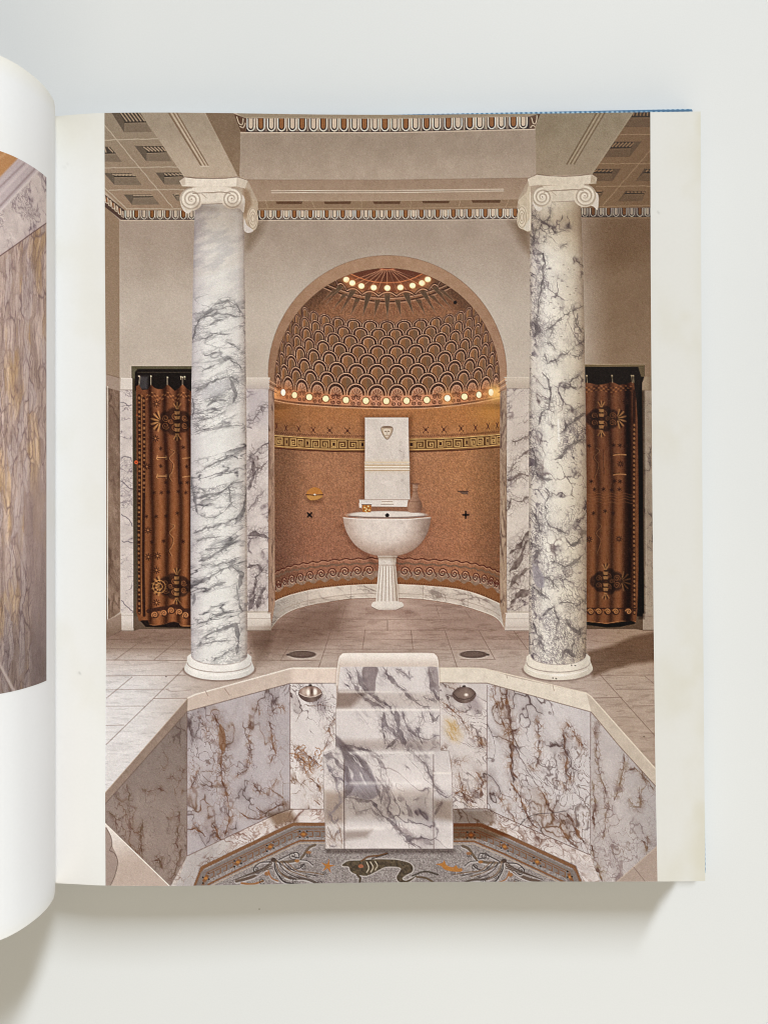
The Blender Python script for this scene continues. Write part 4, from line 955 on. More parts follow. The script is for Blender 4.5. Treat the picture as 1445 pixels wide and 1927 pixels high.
def paint_pool(S):
    fill, line = S.fill, S.line
    BV, DV = (136, 88, 54), (110, 84, 78)
    # back-left, back-right, side and niche panels of the sunken bath
    wallm = lambda base, seed, a=78, d=0.45, cell=44, tint=(132, 96, 68), dark=(96, 78, 74): (lambda x, y: marble(x, y, base, dark, seed, cell, a, 1.7, 1.0, 0.06, d + 0.12, 9, tint, 0.75))
    fill([(196, 1500), (352.6, 1338), (352.6, 1612), (319, 1672), (196, 1556)], lambda x, y: wallm((146, 128, 117), 121, 84, 0.35, 30, (118, 84, 60), (112, 92, 82))(x, y) * (0.93 + 0.09 * sstep(1400, 1600, y))[..., None])
    fill([(352.4, 1338), (546, 1285), (546, 1523), (352.4, 1611)], wallm((178, 167, 167), 122))
    fill([(546, 1284), (633, 1284), (633, 1420), (609, 1440), (609, 1523), (546, 1523)], wallm((213, 203, 199), 123, 60, 0.3, 34))
    fill([(826, 1284), (916, 1284), (916, 1523), (850, 1523), (850, 1430), (826, 1410)], wallm((206, 195, 190), 124, 45, 0.4, 36))
    fill([(916, 1284.5), (1111.7, 1339), (1110.5, 1611), (916, 1522)], wallm((200, 191, 189), 125, 66))
    fill([(1110, 1338), (1163, 1400), (1240, 1482), (1240, 1592), (1157, 1668), (1100, 1668), (1110, 1611)], lambda x, y: wallm((188, 177, 173), 126, 80, 0.4, 36, (150, 122, 90), (134, 114, 110))(x, y) * (1 - 0.10 * sstep(1140, 1230, x))[..., None])
    S.clip = None
    veins(S, [([(402, 1340), (412, 1362), (420, 1395), (416, 1430), (418, 1468), (428, 1500), (432, 1540), (425, 1575)], 4.2), ([(377, 1345), (386, 1368), (392, 1392), (408, 1398)], 1.8), ([(472, 1352), (468, 1390), (470, 1420), (464, 1450), (440, 1462)], 2.2), ([(506, 1352), (512, 1385), (517, 1418), (510, 1440)], 2.6),
               ([(505, 1350), (520, 1328), (540, 1340)], 2.2), ([(486, 1325), (490, 1350)], 2.2), ([(474, 1470), (486, 1488), (506, 1496), (522, 1462)], 3.0), ([(356, 1488), (368, 1460), (376, 1448)], 2.6), ([(376, 1450), (404, 1482)], 1.6), ([(356, 1562), (372, 1560), (384, 1572)], 4.5), ([(400, 1550), (410, 1570), (424, 1585)], 4.0),
               ([(484, 1520), (498, 1532), (520, 1518), (544, 1510)], 3.4), ([(448, 1530), (470, 1540), (500, 1538)], 2.2)], BV, 300)
    fill(smooth([(414, 1362), (424, 1380), (424, 1412), (414, 1408), (412, 1385)], 4, True), (132, 92, 60), 0.7)
    veins(S, [([(1.0 * x, y) for x, y in ((925, 1292), (934, 1330), (946, 1362), (950, 1372))], 2.0), ([(950, 1298), (956, 1330), (962, 1370), (966, 1392), (960, 1420), (962, 1450), (976, 1470)], 4.4), ([(942, 1386), (958, 1378), (978, 1372)], 3.6), ([(1012, 1346), (1014, 1385), (1012, 1420), (1008, 1446), (994, 1440)], 2.6),
               ([(1058, 1368), (1062, 1410), (1066, 1450), (1076, 1480)], 2.6), ([(1060, 1358), (1072, 1372), (1090, 1395), (1108, 1412)], 2.8), ([(1018, 1486), (1030, 1512), (1046, 1540), (1060, 1570), (1090, 1600)], 3.4), ([(1038, 1465), (1060, 1480), (1074, 1492)], 2.2), ([(962, 1475), (976, 1500), (992, 1535), (1010, 1560)], 4.6), ([(1068, 1530), (1082, 1560), (1104, 1590)], 3.6), ([(1094, 1495), (1102, 1512), (1110, 1524)], 1.6),
               ([(930, 1488), (945, 1510), (960, 1530), (972, 1548)], 3.0)], BV, 400)
    veins(S, [([(548, 1398), (562, 1410), (585, 1425), (604, 1440)], 3.2), ([(552, 1420), (575, 1435), (592, 1455)], 2.4), ([(564, 1440), (580, 1460), (600, 1480), (606, 1500)], 2.0), ([(555, 1358), (566, 1340), (574, 1328), (600, 1325), (630, 1334)], 1.6), ([(630, 1352), (618, 1370), (622, 1390), (608, 1410)], 2.4), ([(590, 1508), (604, 1514)], 4)], BV, 500)
    for k in range(46):
        rs = np.random.RandomState(k); x = 552 + rs.rand() * 54; y = 1405 + rs.rand() * 62 * (0.4 + (x - 552) / 80)
        line(wob([(x, y), (x + rs.normal(0, 7), y + rs.normal(0, 7))], 1, k, 3), 1.5, (150, 100, 58), 0.75)
    veins(S, [([(828, 1322), (845, 1328), (862, 1345), (880, 1372), (900, 1390), (914, 1402)], 2.2), ([(846, 1436), (868, 1430), (882, 1424)], 2.0), ([(862, 1450), (870, 1490), (890, 1500), (902, 1480)], 1.8), ([(856, 1500), (866, 1490), (880, 1505), (896, 1512)], 5.0), ([(896, 1455), (908, 1470), (905, 1500)], 5.0), ([(898, 1392), (908, 1400), (912, 1410)], 5.0), ([(828, 1420), (842, 1400)], 2.0)], BV, 600)
    fill(smooth([(836, 1355), (848, 1352), (866, 1375), (868, 1395), (852, 1398), (840, 1385)], 4, True), (206, 182, 142), 0.4, 9)
    for k, P in enumerate(([(838, 1352), (850, 1372), (862, 1398)], [(846, 1356), (862, 1380)], [(836, 1368), (852, 1392)], [(852, 1352), (868, 1384)])): vein(S, P, 3.5, (186, 146, 84), 6, 40 + k, 2.5, 0.8, 5, 60, 1.6)
    veins(S, [([(1122, 1352), (1120, 1400), (1126, 1450), (1142, 1500), (1140, 1540), (1135, 1580)], 2.0), ([(1174, 1420), (1172, 1450), (1162, 1490), (1155, 1508)], 3.4), ([(1115, 1470), (1118, 1500), (1116, 1560)], 3.0), ([(1178, 1452), (1196, 1446), (1212, 1462), (1232, 1490)], 1.8), ([(1180, 1500), (1192, 1520), (1206, 1520), (1200, 1480)], 2.6), ([(1112, 1590), (1122, 1630), (1134, 1660)], 3.4), ([(1205, 1580), (1215, 1600), (1222, 1570)], 2.6), ([(1150, 1590), (1158, 1625)], 1.4)], (140, 108, 78), 700)
    veins(S, [([(240, 1470), (244, 1500), (246, 1540), (244, 1575)], 2.2), ([(266, 1485), (282, 1490), (300, 1482), (312, 1490)], 2.4), ([(318, 1470), (326, 1462), (334, 1472)], 1.8), ([(268, 1540), (264, 1580), (268, 1610)], 2.6), ([(346, 1440), (344, 1462)], 3.0), ([(338, 1520), (335, 1560), (333, 1600)], 2.2), ([(206, 1530), (220, 1545), (222, 1565)], 3.0), ([(285, 1622), (300, 1618), (308, 1640)], 4.0), ([(340, 1598), (330, 1640), (322, 1660)], 3.6)], (112, 82, 58), 800, 1.6)
    for x in (352.4, 546, 916, 1110.6):
        line([(x, 1290 if x in (546, 916) else 1340), (x, 1523 if x in (546, 916) else 1611)], 1.3, (112, 86, 78), 0.75)
    # step of white marble round the floor
    fill([(352.4, 1611), (518, 1533), (546, 1523), (611, 1523), (611, 1549), (550, 1548), (531, 1556), (460, 1590.5), (376, 1632), (361, 1672), (330, 1672)], lambda x, y: marble(x, y, (206, 195, 190), (124, 88, 72), 131, 26, -35, 1.8, 0.9, 0.12, 0.6, 12, (146, 104, 70), 0.8) * (0.88 + 0.16 * sstep(390, 470, x))[..., None])
    fill([(850, 1522.5), (916, 1522), (960, 1543), (1110, 1609), (1132, 1672), (1098, 1672), (1084, 1629), (960, 1571.5), (906, 1549), (852, 1549)], lambda x, y: marble(x, y, (204, 192, 187), (122, 92, 80), 132, 26, 35, 1.8, 0.9, 0.10, 0.5, 12, (140, 104, 74), 0.8) * (0.82 + 0.18 * np.clip(sstep(880, 960, x), 0, 1))[..., None])
    line([(352.4, 1611), (518, 1533), (546, 1523), (610, 1522.5)], 1.5, (110, 78, 64), 0.8); line([(852, 1522.5), (916, 1522), (960, 1543), (1110, 1609)], 1.5, (104, 76, 66), 0.8)
    S.shade([(500, 1530), (548, 1524), (560, 1545), (520, 1556)], (0.66, 0.56, 0.46), 9); S.shade([(852, 1524), (930, 1524), (930, 1550), (852, 1552)], (0.78, 0.72, 0.66), 8)
    line(smooth([(975, 1556), (990, 1540), (1010, 1532), (1035, 1530), (1066, 1526)], 5), 1.2, (74, 62, 62), 0.8); line([(962, 1562), (975, 1552)], 1.2, (90, 74, 70), 0.7)
    # near ledges
    fill([(196, 1548), (319.5, 1668), (319.5, 1672), (196, 1672)], lambda x, y: mix((218, 206, 196), (186, 166, 152), sstep(1570, 1640, y + (x - 200) * 0.3)) + ((fbm(x / 20, y / 20, 135, 3) - 0.5) * 10)[..., None]); line([(196, 1547.5), (319, 1667)], 1.8, (234, 222, 208))
    fill(smooth([(190, 1556), (200, 1558), (208, 1572), (212, 1592), (220, 1610), (222, 1630), (214, 1654), (204, 1672), (190, 1672)], 4), (158, 138, 126)); line(smooth([(200, 1557), (209, 1574), (211, 1590), (207, 1600), (216, 1606), (222, 1622), (216, 1650), (206, 1670)], 4), 1.6, (104, 84, 74), 0.8)
    fill([(1157.7, 1662), (1240, 1588), (1240, 1672), (1150, 1672)], (168, 148, 134)); line([(1156, 1663), (1240, 1589)], 2.0, (188, 168, 150), 0.8); line([(1192, 1632), (1216, 1662)], 1.1, (110, 88, 76), 0.7)
    # mosaic floor
    M = [(361.6, 1672), (376.6, 1631), (436, 1602), (500, 1571.6), (531, 1556), (550, 1547.5), (611, 1547.5), (612, 1597), (852.5, 1597), (852.5, 1549), (906, 1549), (960, 1571.5), (1084, 1628.7), (1101, 1672)]
    tess = lambda a, b, sd_: (lambda x, y: mix(a, b, worley(x / 2.4, y / 2.0, sd_)[2]) + ((fbm(x / 25, y / 25, sd_, 2) - 0.5) * 14)[..., None])
    clip = np.zeros(S.X.shape, np.float32); s, m = S.mask(M); clip[s] = m; S.clip = clip
    fill(M, tess((124, 113, 108), (162, 152, 147), 141))
    pathL = [(366, 1672), (381, 1633), (440, 1604), (505, 1573), (535, 1558.5), (553, 1551), (612, 1551)]; pathR = [(852, 1552.5), (904, 1552.5), (958, 1575), (1080, 1632), (1096, 1672)]
    OR = (128, 86, 54)
    def off(P, dx, dy): return [(x + dx * (1 if P is pathL else -1), y + dy) for x, y in P]
    for P in (pathL, pathR):
        line(P, 6.5, OR, 0.95); line(off(P, 2, 5.5), 1.4, (190, 180, 176), 0.8)
        line(off(P, 6, 14), 20, (122, 110, 102), 0.85)
        line(off(P, 12, 31), 3.6, OR, 0.95); line(off(P, 9, 9), 1.8, OR, 0.9); line(off(P, 12, 36), 2.2, (178, 158, 140), 0.8)
        Q = np.array(off(P, 7, 19)); seg = np.hypot(*np.diff(Q, axis=0).T); tot = seg.sum(); cum = np.concatenate([[0], np.cumsum(seg)])
        for k, d in enumerate(np.arange(14, tot - 4, 13.5)):
            x, y = np.interp(d, cum, Q[:, 0]), np.interp(d, cum, Q[:, 1]); x2, y2 = np.interp(d + 4, cum, Q[:, 0]), np.interp(d + 4, cum, Q[:, 1]); tx, ty_ = (x2 - x) / 4, (y2 - y) / 4
            if k % 5 == 2:
                fill([(x - 9 * tx, y - 9 * ty_ + 0), (x, y - 7), (x + 9 * tx, y + 9 * ty_), (x, y + 7)], OR); S.ell(x, y, 3.4, 2.4, (176, 118, 58))
                for q in (-1, 1):
                    for w in (-1, 1): S.ell(x + q * 7 * tx, y + q * 7 * ty_ + w * 5.5, 1.8, 1.4, (24, 20, 22))
            else:
                line([(x - 6 * tx, y - 6 * ty_ - 5), (x + 4 * tx, y + 4 * ty_ - 5), (x + 4 * tx, y + 4 * ty_ + 4), (x - 2 * tx, y - 2 * ty_ + 4)], 2.0, OR, 0.9)
    S.shade([(852, 1545), (925, 1545), (960, 1572), (905, 1580), (852, 1580)], (0.80, 0.66, 0.50), 6)
    # leafy scrolls of the mosaic
    VK = (64, 54, 50)
    def scroll(px, py, sg):
        T = lambda P: [(px + sg * a, py + b) for a, b in P]
        for P, w, c in ((T([(0, 0), (-14, 16), (-40, 32), (-70, 40)]), 6, (92, 72, 58)), (T([(4, 2), (10, 22), (30, 34), (60, 36), (86, 46)]), 4.5, (84, 70, 60)), (T([(0, 2), (24, 4), (50, -2), (66, -22), (78, -28)]), 5, (98, 80, 62)), (T([(2, 6), (4, 20), (18, 40), (40, 46)]), 3, VK), (T([(8, 4), (30, 18), (48, 16), (58, 8)]), 2.4, VK), (T([(-6, 4), (-26, 6), (-38, 18), (-30, 26), (-20, 18)]), 2.2, VK), (T([(10, 0), (30, -10), (44, -14), (48, -4), (36, -6)]), 2.2, VK), (T([(-10, 20), (-4, 34), (8, 40)]), 2.5, (150, 98, 52)), (T([(-60, 44), (-40, 46), (-20, 40)]), 4, (150, 98, 52)), (T([(50, 0), (64, 2), (74, 10)]), 1.8, VK)):
            Q = smooth(P, 6); line(Q + (0, 1.6), w + 1.6, (190, 182, 178), 0.7); line(Q, w, c, 0.9)
        for a, b, r in ((-32, 18, 7), (36, -8, 8), (56, 12, 6), (66, -10, 5), (-22, 40, 6), (16, 30, 5), (88, 44, 6), (40, 40, 6), (30, 14, 4)):
            line(spiral(px + sg * a, py + b, r, 1.5, 0.6, sg, 22), 1.5, VK, 0.85)
        S.ell(px, py, 5, 4, (78, 62, 52)); S.ell(px + sg * 44, py + 2, 4.5, 3, (156, 104, 54), 0.9); S.ell(px + sg * 66, py - 14, 5, 3, (150, 100, 58), 0.8); S.ell(px - sg * 12, py + 26, 5, 4, (152, 98, 52), 0.8)
    scroll(515, 1618, 1); scroll(948, 1620, -1)
    for px, sg in ((515, 1), (948, -1)):
        for k in range(5):
            P = smooth([(px + sg * (4 + 5 * k), 1622), (px + sg * (8 + 9 * k), 1634 + k), (px + sg * (16 + 14 * k), 1646 - k), (px + sg * (30 + 16 * k), 1654 - 2 * k)], 6)
            line(P, 2.2, (70, 58, 52) if k % 2 else (120, 92, 66), 0.85); line(P + (0, 1.8), 1.0, (196, 188, 184), 0.6)
            line(spiral(px + sg * (32 + 16 * k), 1651 - 2 * k, 4.2, 1.4, 0.4, sg, 18), 1.4, (70, 58, 52), 0.8)
        for k in range(4):
            P = smooth([(px - sg * 4, 1622 + 4 * k), (px - sg * (20 + 8 * k), 1634 + 4 * k), (px - sg * (48 + 8 * k), 1646 + 3 * k)], 6)
            line(P, 2.0, (84, 68, 56), 0.8); line(P + (0, 1.8), 1.0, (190, 180, 176), 0.5)
    star5 = []
    for k in range(10):
        t = -math.pi / 2 + 0.2 + k * math.pi / 5; r = 14 if k % 2 == 0 else 4; star5.append((617 + r * math.cos(t), 1630 + r * math.sin(t)))
    fill(star5, (172, 112, 50))
    # the sea creature
    body = smooth([(644, 1627), (656, 1620), (675, 1619), (700, 1617), (730, 1617), (752, 1619), (770, 1624), (777, 1632), (775, 1641), (764, 1647), (757, 1653), (762, 1657), (772, 1654), (784, 1647), (780, 1652), (768, 1660), (752, 1660), (746, 1651), (752, 1640), (754, 1634), (742, 1631), (724, 1632), (706, 1641), (690, 1648), (672, 1646), (660, 1640), (656, 1631), (646, 1630)], 4, True)
    line(body, 3.6, (196, 186, 178), 0.7, 0, True); fill(body, lambda x, y: mix((66, 56, 44), (104, 88, 66), vn(x / 3, y / 3, 155)))
    for P in ([(690, 1622), (694, 1633), (690, 1642)], [(697, 1622), (702, 1632), (698, 1641)], [(706, 1621), (710, 1629), (706, 1637)]): line(smooth(P, 4), 1.6, (206, 190, 166), 0.9)
    line(smooth([(680, 1620), (694, 1612), (712, 1610), (728, 1606)], 4), 3.4, (112, 78, 50)); line(smooth([(700, 1616), (716, 1611), (730, 1607)], 4), 2.0, (70, 58, 48)); S.ell(679, 1630, 5, 3.4, (158, 96, 66)); line([(672, 1646), (678, 1652), (677, 1660)], 4, (84, 70, 52)); line(smooth([(776, 1648), (800, 1640), (824, 1646)], 5), 3.2, (78, 68, 58)); line(smooth([(784, 1650), (800, 1652), (814, 1659)], 5), 3.6, (98, 80, 60))
    fill(smooth([(820, 1626), (832, 1624), (836, 1619), (840, 1628), (852, 1632), (858, 1628), (862, 1634), (869, 1634), (868, 1640), (850, 1640), (836, 1636), (830, 1630)], 3, True), (174, 116, 54))
    S.clip = None
    # ---------------- kerb of the bath
    face = lambda c0, c1: (lambda x, y: np.broadcast_to(np.array(c0, np.float32), x.shape + (3,)) + ((fbm(x / 12, y / 12, 161, 3) - 0.5) * 16)[..., None])
    fill([(196, 1494), (354, 1313.6), (356, 1316), (352.6, 1338), (196, 1500 + 14)], face((146, 124, 108), 0))
    fill([(354, 1313.6), (369, 1306.5), (543, 1258.5), (552, 1257), (636, 1257), (636, 1285), (546, 1285.5), (352.6, 1338.5)], lambda x, y: face((198, 178, 163), 0)(x, y) + (sstep(540, 560, x) * 22)[..., None])
    fill([(823, 1257), (880, 1257), (912, 1258.6), (968, 1275), (1103, 1304.5), (1111.7, 1310.7), (1112, 1339.5), (916, 1285), (823, 1284)], face((218, 205, 188), 0))
    fill([(1103, 1304.5), (1111.7, 1310.7), (1240, 1456), (1240, 1486), (1163, 1402), (1112, 1339.5)], face((194, 178, 160), 0))
    lip = (232, 222, 210)
    line([(196, 1494), (354, 1313.4)], 1.2, (206, 182, 160), 0.7); line([(354, 1313.4), (369, 1306.5), (543, 1259), (552, 1257.3), (636, 1257.3)], 2.4, lip, 0.85); line([(823, 1257.3), (880, 1257), (912, 1258.6), (1103, 1304.5), (1111.7, 1310.7), (1240, 1455)], 2.2, (224, 210, 190), 0.85)
    line([(196, 1516), (352.6, 1338.8), (546, 1286), (636, 1285.6)], 1.6, (112, 88, 76), 0.8); line([(823, 1285), (916, 1285.6), (1112, 1340), (1163, 1402), (1240, 1487)], 1.6, (116, 90, 76), 0.7)
    for P in ([(387, 1300), (392, 1310)], [(423, 1296), (432, 1308)], [(953, 1270), (954, 1276)], [(1040, 1290), (1042, 1300)]): line(P, 1.2, (140, 112, 96), 0.7)
    # raised kerb behind the seat
    ker = smooth([(633, 1290), (635, 1262), (638, 1240), (643, 1232), (652, 1229.6), (700, 1229.4), (760, 1229.4), (809, 1229.6), (818, 1232), (823, 1240), (825, 1262), (826.5, 1290)], 5)
    S.line(ker + (0, -1), 3.0, (130, 104, 88), 0.4, 3)
    fill(list(map(tuple, ker)), lambda x, y: mix((232, 221, 211), (208, 191, 178), sstep(1232, 1254, y)) + ((fbm(x / 14, y / 14, 163, 3) - 0.5) * 12)[..., None]); line(ker, 1.8, (232, 220, 210), 0.8)
    paint_seat(S)
    # the two metal bowls
    for x, y, lit in ((584, 1305, True), (873, 1307, False)):
        S.shade([(x - 4, y + 8), (x + 22, y + 2), (x + 34, y + 24), (x + 24, y + 40), (x + 4, y + 20)], (0.80, 0.77, 0.78), 10)
        fill(smooth([(x - 22.5, y - 2), (x - 12, y - 12.5), (x, y - 14.5), (x + 13, y - 12), (x + 22.5, y - 2), (x + 19, y + 8), (x + 9, y + 15), (x, y + 16.5), (x - 9, y + 15), (x - 19, y + 8)], 4, True), lambda u, v: mix((96, 76, 68), (150, 128, 116), sstep(14, -8, np.abs(u - x - 3)) * 0.8))
        if lit:
            S.ell(x, y - 3.5, 21, 9.6, (150, 122, 108)); S.ell(x - 11, y - 3, 5, 6.5, (206, 184, 168), 0.7, 3); S.ell(x - 4, y - 2, 3.2, 7, (250, 238, 226), 0.9, 2); S.ell(x + 9, y - 3, 4, 6.5, (250, 240, 230), 0.9, 2); S.ell(x + 3, y - 4, 2.6, 7, (96, 72, 62), 0.8, 2); line([(x - 20.5, y), (x - 10, y + 5.5), (x, y + 6.6), (x + 10, y + 5.5), (x + 20.5, y)], 1.5, (206, 186, 172), 0.9)
        else:
            S.ell(x + 1, y - 1, 17, 9, (140, 118, 104), 0.7, 5); S.ell(x + 4, y + 0.5, 3.2, 2.4, (248, 236, 222), 0.95, 2); line([(x - 21, y - 2), (x - 12, y + 7), (x, y + 9.5), (x + 12, y + 7), (x + 21, y - 2)], 1.4, (70, 54, 48), 0.8)
        S.ell(x, y - 15.5, 3.4, 2.2, (70, 56, 50))

def paint_seat(S):
    fill, line = S.fill, S.line
    GV = (108, 94, 97)
    mar = lambda base, seed, d=0.45: (lambda x, y: marble(x, y, base, GV, seed, 46, 52, 2.0, 0.9, 0.06, d, 6, (142, 120, 112), 0.35))
    back = [(640.6, 1255.5), (650, 1254.5), (812, 1254.5), (824.6, 1255.5), (828, 1334), (829, 1411), (845, 1412.5), (850, 1452), (852, 1520), (853, 1598), (612, 1598), (612, 1548), (609, 1522), (608, 1416), (631, 1408), (632, 1332)]
    fill(back, mar((211, 201, 197), 171, 0.25))
    clip = np.zeros(S.X.shape, np.float32); s, m = S.mask(back); clip[s] = m; S.clip = clip
    # broad grey seams falling to the right
    def seam(P, w, c=GV, a=0.85, seed=1):
        vein(S, P, w, tuple(np.array(c) * 0.93), 2.5 + w * 1.2, seed * 7, 2.6, a, 6.0, 55, 2.2, (112, 98, 98))
    fill(smooth([(683, 1256), (711, 1256), (707, 1280), (705, 1304), (695, 1303), (684, 1285)], 4, True), lambda x, y: mix((116, 100, 98), (146, 130, 128), fbm(x / 6, y / 9, 333, 3)), 0.85, 1)
    for P, w, k in (([(668, 1256), (674, 1272), (690, 1300), (712, 1318), (734, 1330), (742, 1345)], 5, 11), ([(650, 1258), (660, 1276), (668, 1290), (676, 1304), (700, 1322), (722, 1334)], 4, 12), ([(648, 1282), (660, 1296)], 4, 41), ([(722, 1262), (740, 1282), (764, 1306), (790, 1326), (812, 1338)], 5, 13), ([(742, 1256), (762, 1268), (770, 1276), (766, 1258)], 3, 14), ([(720, 1258), (730, 1272)], 4, 42),
                    ([(806, 1258), (812, 1286), (826, 1318)], 6, 15), ([(796, 1310), (826, 1322)], 4, 43), ([(796, 1338), (792, 1360), (784, 1376), (796, 1400)], 4, 16), ([(722, 1338), (724, 1364), (740, 1376), (748, 1388), (728, 1408)], 7, 17), ([(745, 1336), (750, 1360), (752, 1380), (764, 1404)], 7, 18), ([(756, 1338), (764, 1366), (782, 1384)], 4, 44), ([(716, 1350), (722, 1380), (726, 1400)], 4, 45), ([(770, 1380), (800, 1392), (826, 1384)], 3, 46), ([(808, 1340), (816, 1356), (824, 1346)], 4, 47), ([(640, 1404), (680, 1408), (700, 1418), (726, 1424)], 3, 48)):
        seam(P, w, GV, 0.88, k)
    fill(smooth([(805, 1256), (822, 1256), (826, 1300), (818, 1296), (808, 1280)], 4, True), (132, 116, 114), 0.6, 2)
    # steps: seat highlight, shade under the headrest, front of the seat
    S.shade([(630, 1300), (690, 1302), (660, 1332), (630, 1334)], (0.72, 0.66, 0.62), 10); S.shade([(632, 1304), (828, 1304), (828, 1330), (632, 1330)], (0.93, 0.91, 0.89), 8)
    line([(640, 1302), (770, 1302)], 2.2, (232, 222, 212), 0.5, 2); line([(632, 1336), (828, 1336)], 3.0, (236, 226, 218), 0.75, 2)
    line([(633, 1290), (632, 1332), (631.5, 1410)], 1.2, (120, 98, 88), 0.7); line([(826, 1290), (828, 1334), (828.5, 1410)], 1.2, (120, 96, 86), 0.7)
    fill(smooth([(632, 1384), (652, 1402), (668, 1416), (690, 1436), (704, 1462), (714, 1490), (704, 1502), (688, 1505), (668, 1498), (652, 1496), (646, 1470), (648, 1436), (640, 1410), (632, 1404)], 4, True), lambda x, y: mix((112, 98, 98), (140, 131, 137), sstep(1410, 1490, y)) + ((fbm((x * 0.6 + y * 0.8) / 26, (x * 0.8 - y * 0.6) / 3, 181, 3) - 0.5) * 46)[..., None], 0.8, 3)
    for k, (P, w) in enumerate((([(650, 1404), (680, 1436), (706, 1478), (716, 1500)], 5), ([(646, 1440), (660, 1476), (650, 1500), (676, 1504), (700, 1508)], 6), ([(638, 1400), (660, 1425), (690, 1436)], 5), ([(708, 1462), (722, 1480), (716, 1510)], 6))): seam(P, w, (118, 104, 106), 0.85, 60 + k)
    for k, P in enumerate(([(652, 1410), (668, 1424), (684, 1446)], [(653, 1436), (660, 1452), (665, 1470)], [(662, 1420), (676, 1440)], [(676, 1450), (690, 1480)])): vein(S, P, 2.2, (214, 205, 202), 0, 90 + k, 1.6, 0.8)
    seam([(690, 1408), (712, 1430), (726, 1448)], 4, (140, 124, 124), 0.7, 19); seam([(716, 1440), (722, 1480), (724, 1520)], 4, (150, 134, 132), 0.7, 20); seam([(664, 1508), (672, 1530), (700, 1522), (722, 1546)], 5, (150, 132, 128), 0.6, 21); seam([(700, 1508), (728, 1540), (752, 1562), (784, 1594)], 5, GV, 0.9, 22); seam([(722, 1470), (734, 1500), (730, 1530)], 5, (120, 106, 108), 0.8, 74); seam([(760, 1410), (786, 1424), (806, 1446), (814, 1470)], 5, (124, 108, 108), 0.8, 75); seam([(740, 1550), (780, 1576), (816, 1590)], 5, (146, 126, 124), 0.6, 23)
    seam([(764, 1506), (770, 1530), (776, 1538)], 4, (128, 112, 116), 0.7, 24); seam([(776, 1508), (792, 1500)], 2, GV, 0.7, 25); seam([(796, 1430), (812, 1460), (818, 1480), (836, 1494)], 2.8, GV, 0.75, 26); seam([(794, 1418), (812, 1426)], 6, (140, 124, 122), 0.5, 27); seam([(758, 1438), (772, 1450)], 2, GV, 0.6, 28)
    # cylindrical light and shade of the lower seat
    y = S.Y; prof = interp(y, [(1408, 0.97), (1440, 1.0), (1470, 1.05), (1482, 1.03), (1500, 0.93), (1520, 0.88), (1545, 0.93), (1556, 1.03), (1562, 0.99), (1572, 0.97), (1598, 1.03)]).astype(np.float32)
    s = S.win(608, 1405, 855, 1600); S.mul(s, np.ones(S.X[s].shape, np.float32), prof[s][..., None])
    line([(660, 1474), (790, 1474)], 3, (238, 230, 224), 0.5, 4); line([(652, 1561), (720, 1559)], 4, (234, 226, 220), 0.6, 4); S.shade([(648, 1564), (700, 1562), (690, 1576), (648, 1580)], (0.80, 0.76, 0.73), 8)
    S.shade([(634, 1392), (828, 1392), (828, 1411), (646, 1411)], (0.88, 0.85, 0.83), 8); line([(660, 1417), (815, 1417)], 4, (236, 228, 221), 0.5, 4); S.shade([(650, 1486), (814, 1486), (814, 1540), (650, 1540)], (0.93, 0.90, 0.87), 14)
    # left arm, right arm
    fill([(612, 1548), (609, 1522), (608, 1416), (631, 1406), (648, 1432), (646, 1500), (648, 1598), (612, 1598)], (200, 188, 180), 0.25); S.shade([(610, 1490), (648, 1490), (648, 1548), (610, 1548)], (0.86, 0.80, 0.74), 12)
    seam([(610, 1420), (628, 1428), (646, 1450)], 9, (112, 98, 100), 0.85, 31); seam([(614, 1440), (630, 1462), (646, 1470)], 6, (118, 106, 112), 0.8, 71); seam([(616, 1530), (632, 1548), (646, 1540)], 5, (124, 108, 106), 0.8, 72); seam([(616, 1556), (630, 1580), (642, 1560)], 4, (128, 98, 80), 0.7, 73); seam([(622, 1452), (636, 1478), (640, 1510), (620, 1538)], 5, (134, 122, 128), 0.75, 32); seam([(614, 1560), (622, 1590), (640, 1594)], 3, (146, 108, 84), 0.7, 33); seam([(636, 1550), (644, 1590)], 3.0, (136, 100, 78), 0.7, 34)
    line([(648, 1430), (647, 1480), (648, 1598)], 2.0, (96, 76, 70), 0.75); line([(608, 1416), (609, 1522), (612, 1548), (612, 1598)], 1.6, (112, 92, 84), 0.7); line([(610, 1414), (632, 1406)], 2, (222, 210, 202), 0.6)
    seam([(816, 1470), (824, 1490), (842, 1500), (852, 1490)], 3, GV, 0.8, 35); seam([(818, 1520), (830, 1510), (818, 1540)], 3, GV, 0.7, 36); line([(815.5, 1420), (815, 1500), (816, 1597)], 1.6, (112, 92, 86), 0.7); line([(816, 1455), (850, 1455)], 3, (236, 226, 216), 0.7, 2); S.shade([(816, 1505), (852, 1505), (852, 1545), (816, 1540)], (0.82, 0.76, 0.70), 10); line([(830, 1412), (845, 1413), (850, 1452), (852, 1520), (853, 1597)], 1.6, (116, 90, 80), 0.7)
    S.clip = None
    S.shade([(612, 1598), (853, 1598), (856, 1606), (616, 1606)], (0.70, 0.66, 0.64), 5)
    line([(612, 1598), (853, 1598)], 1.6, (84, 70, 66), 0.7)

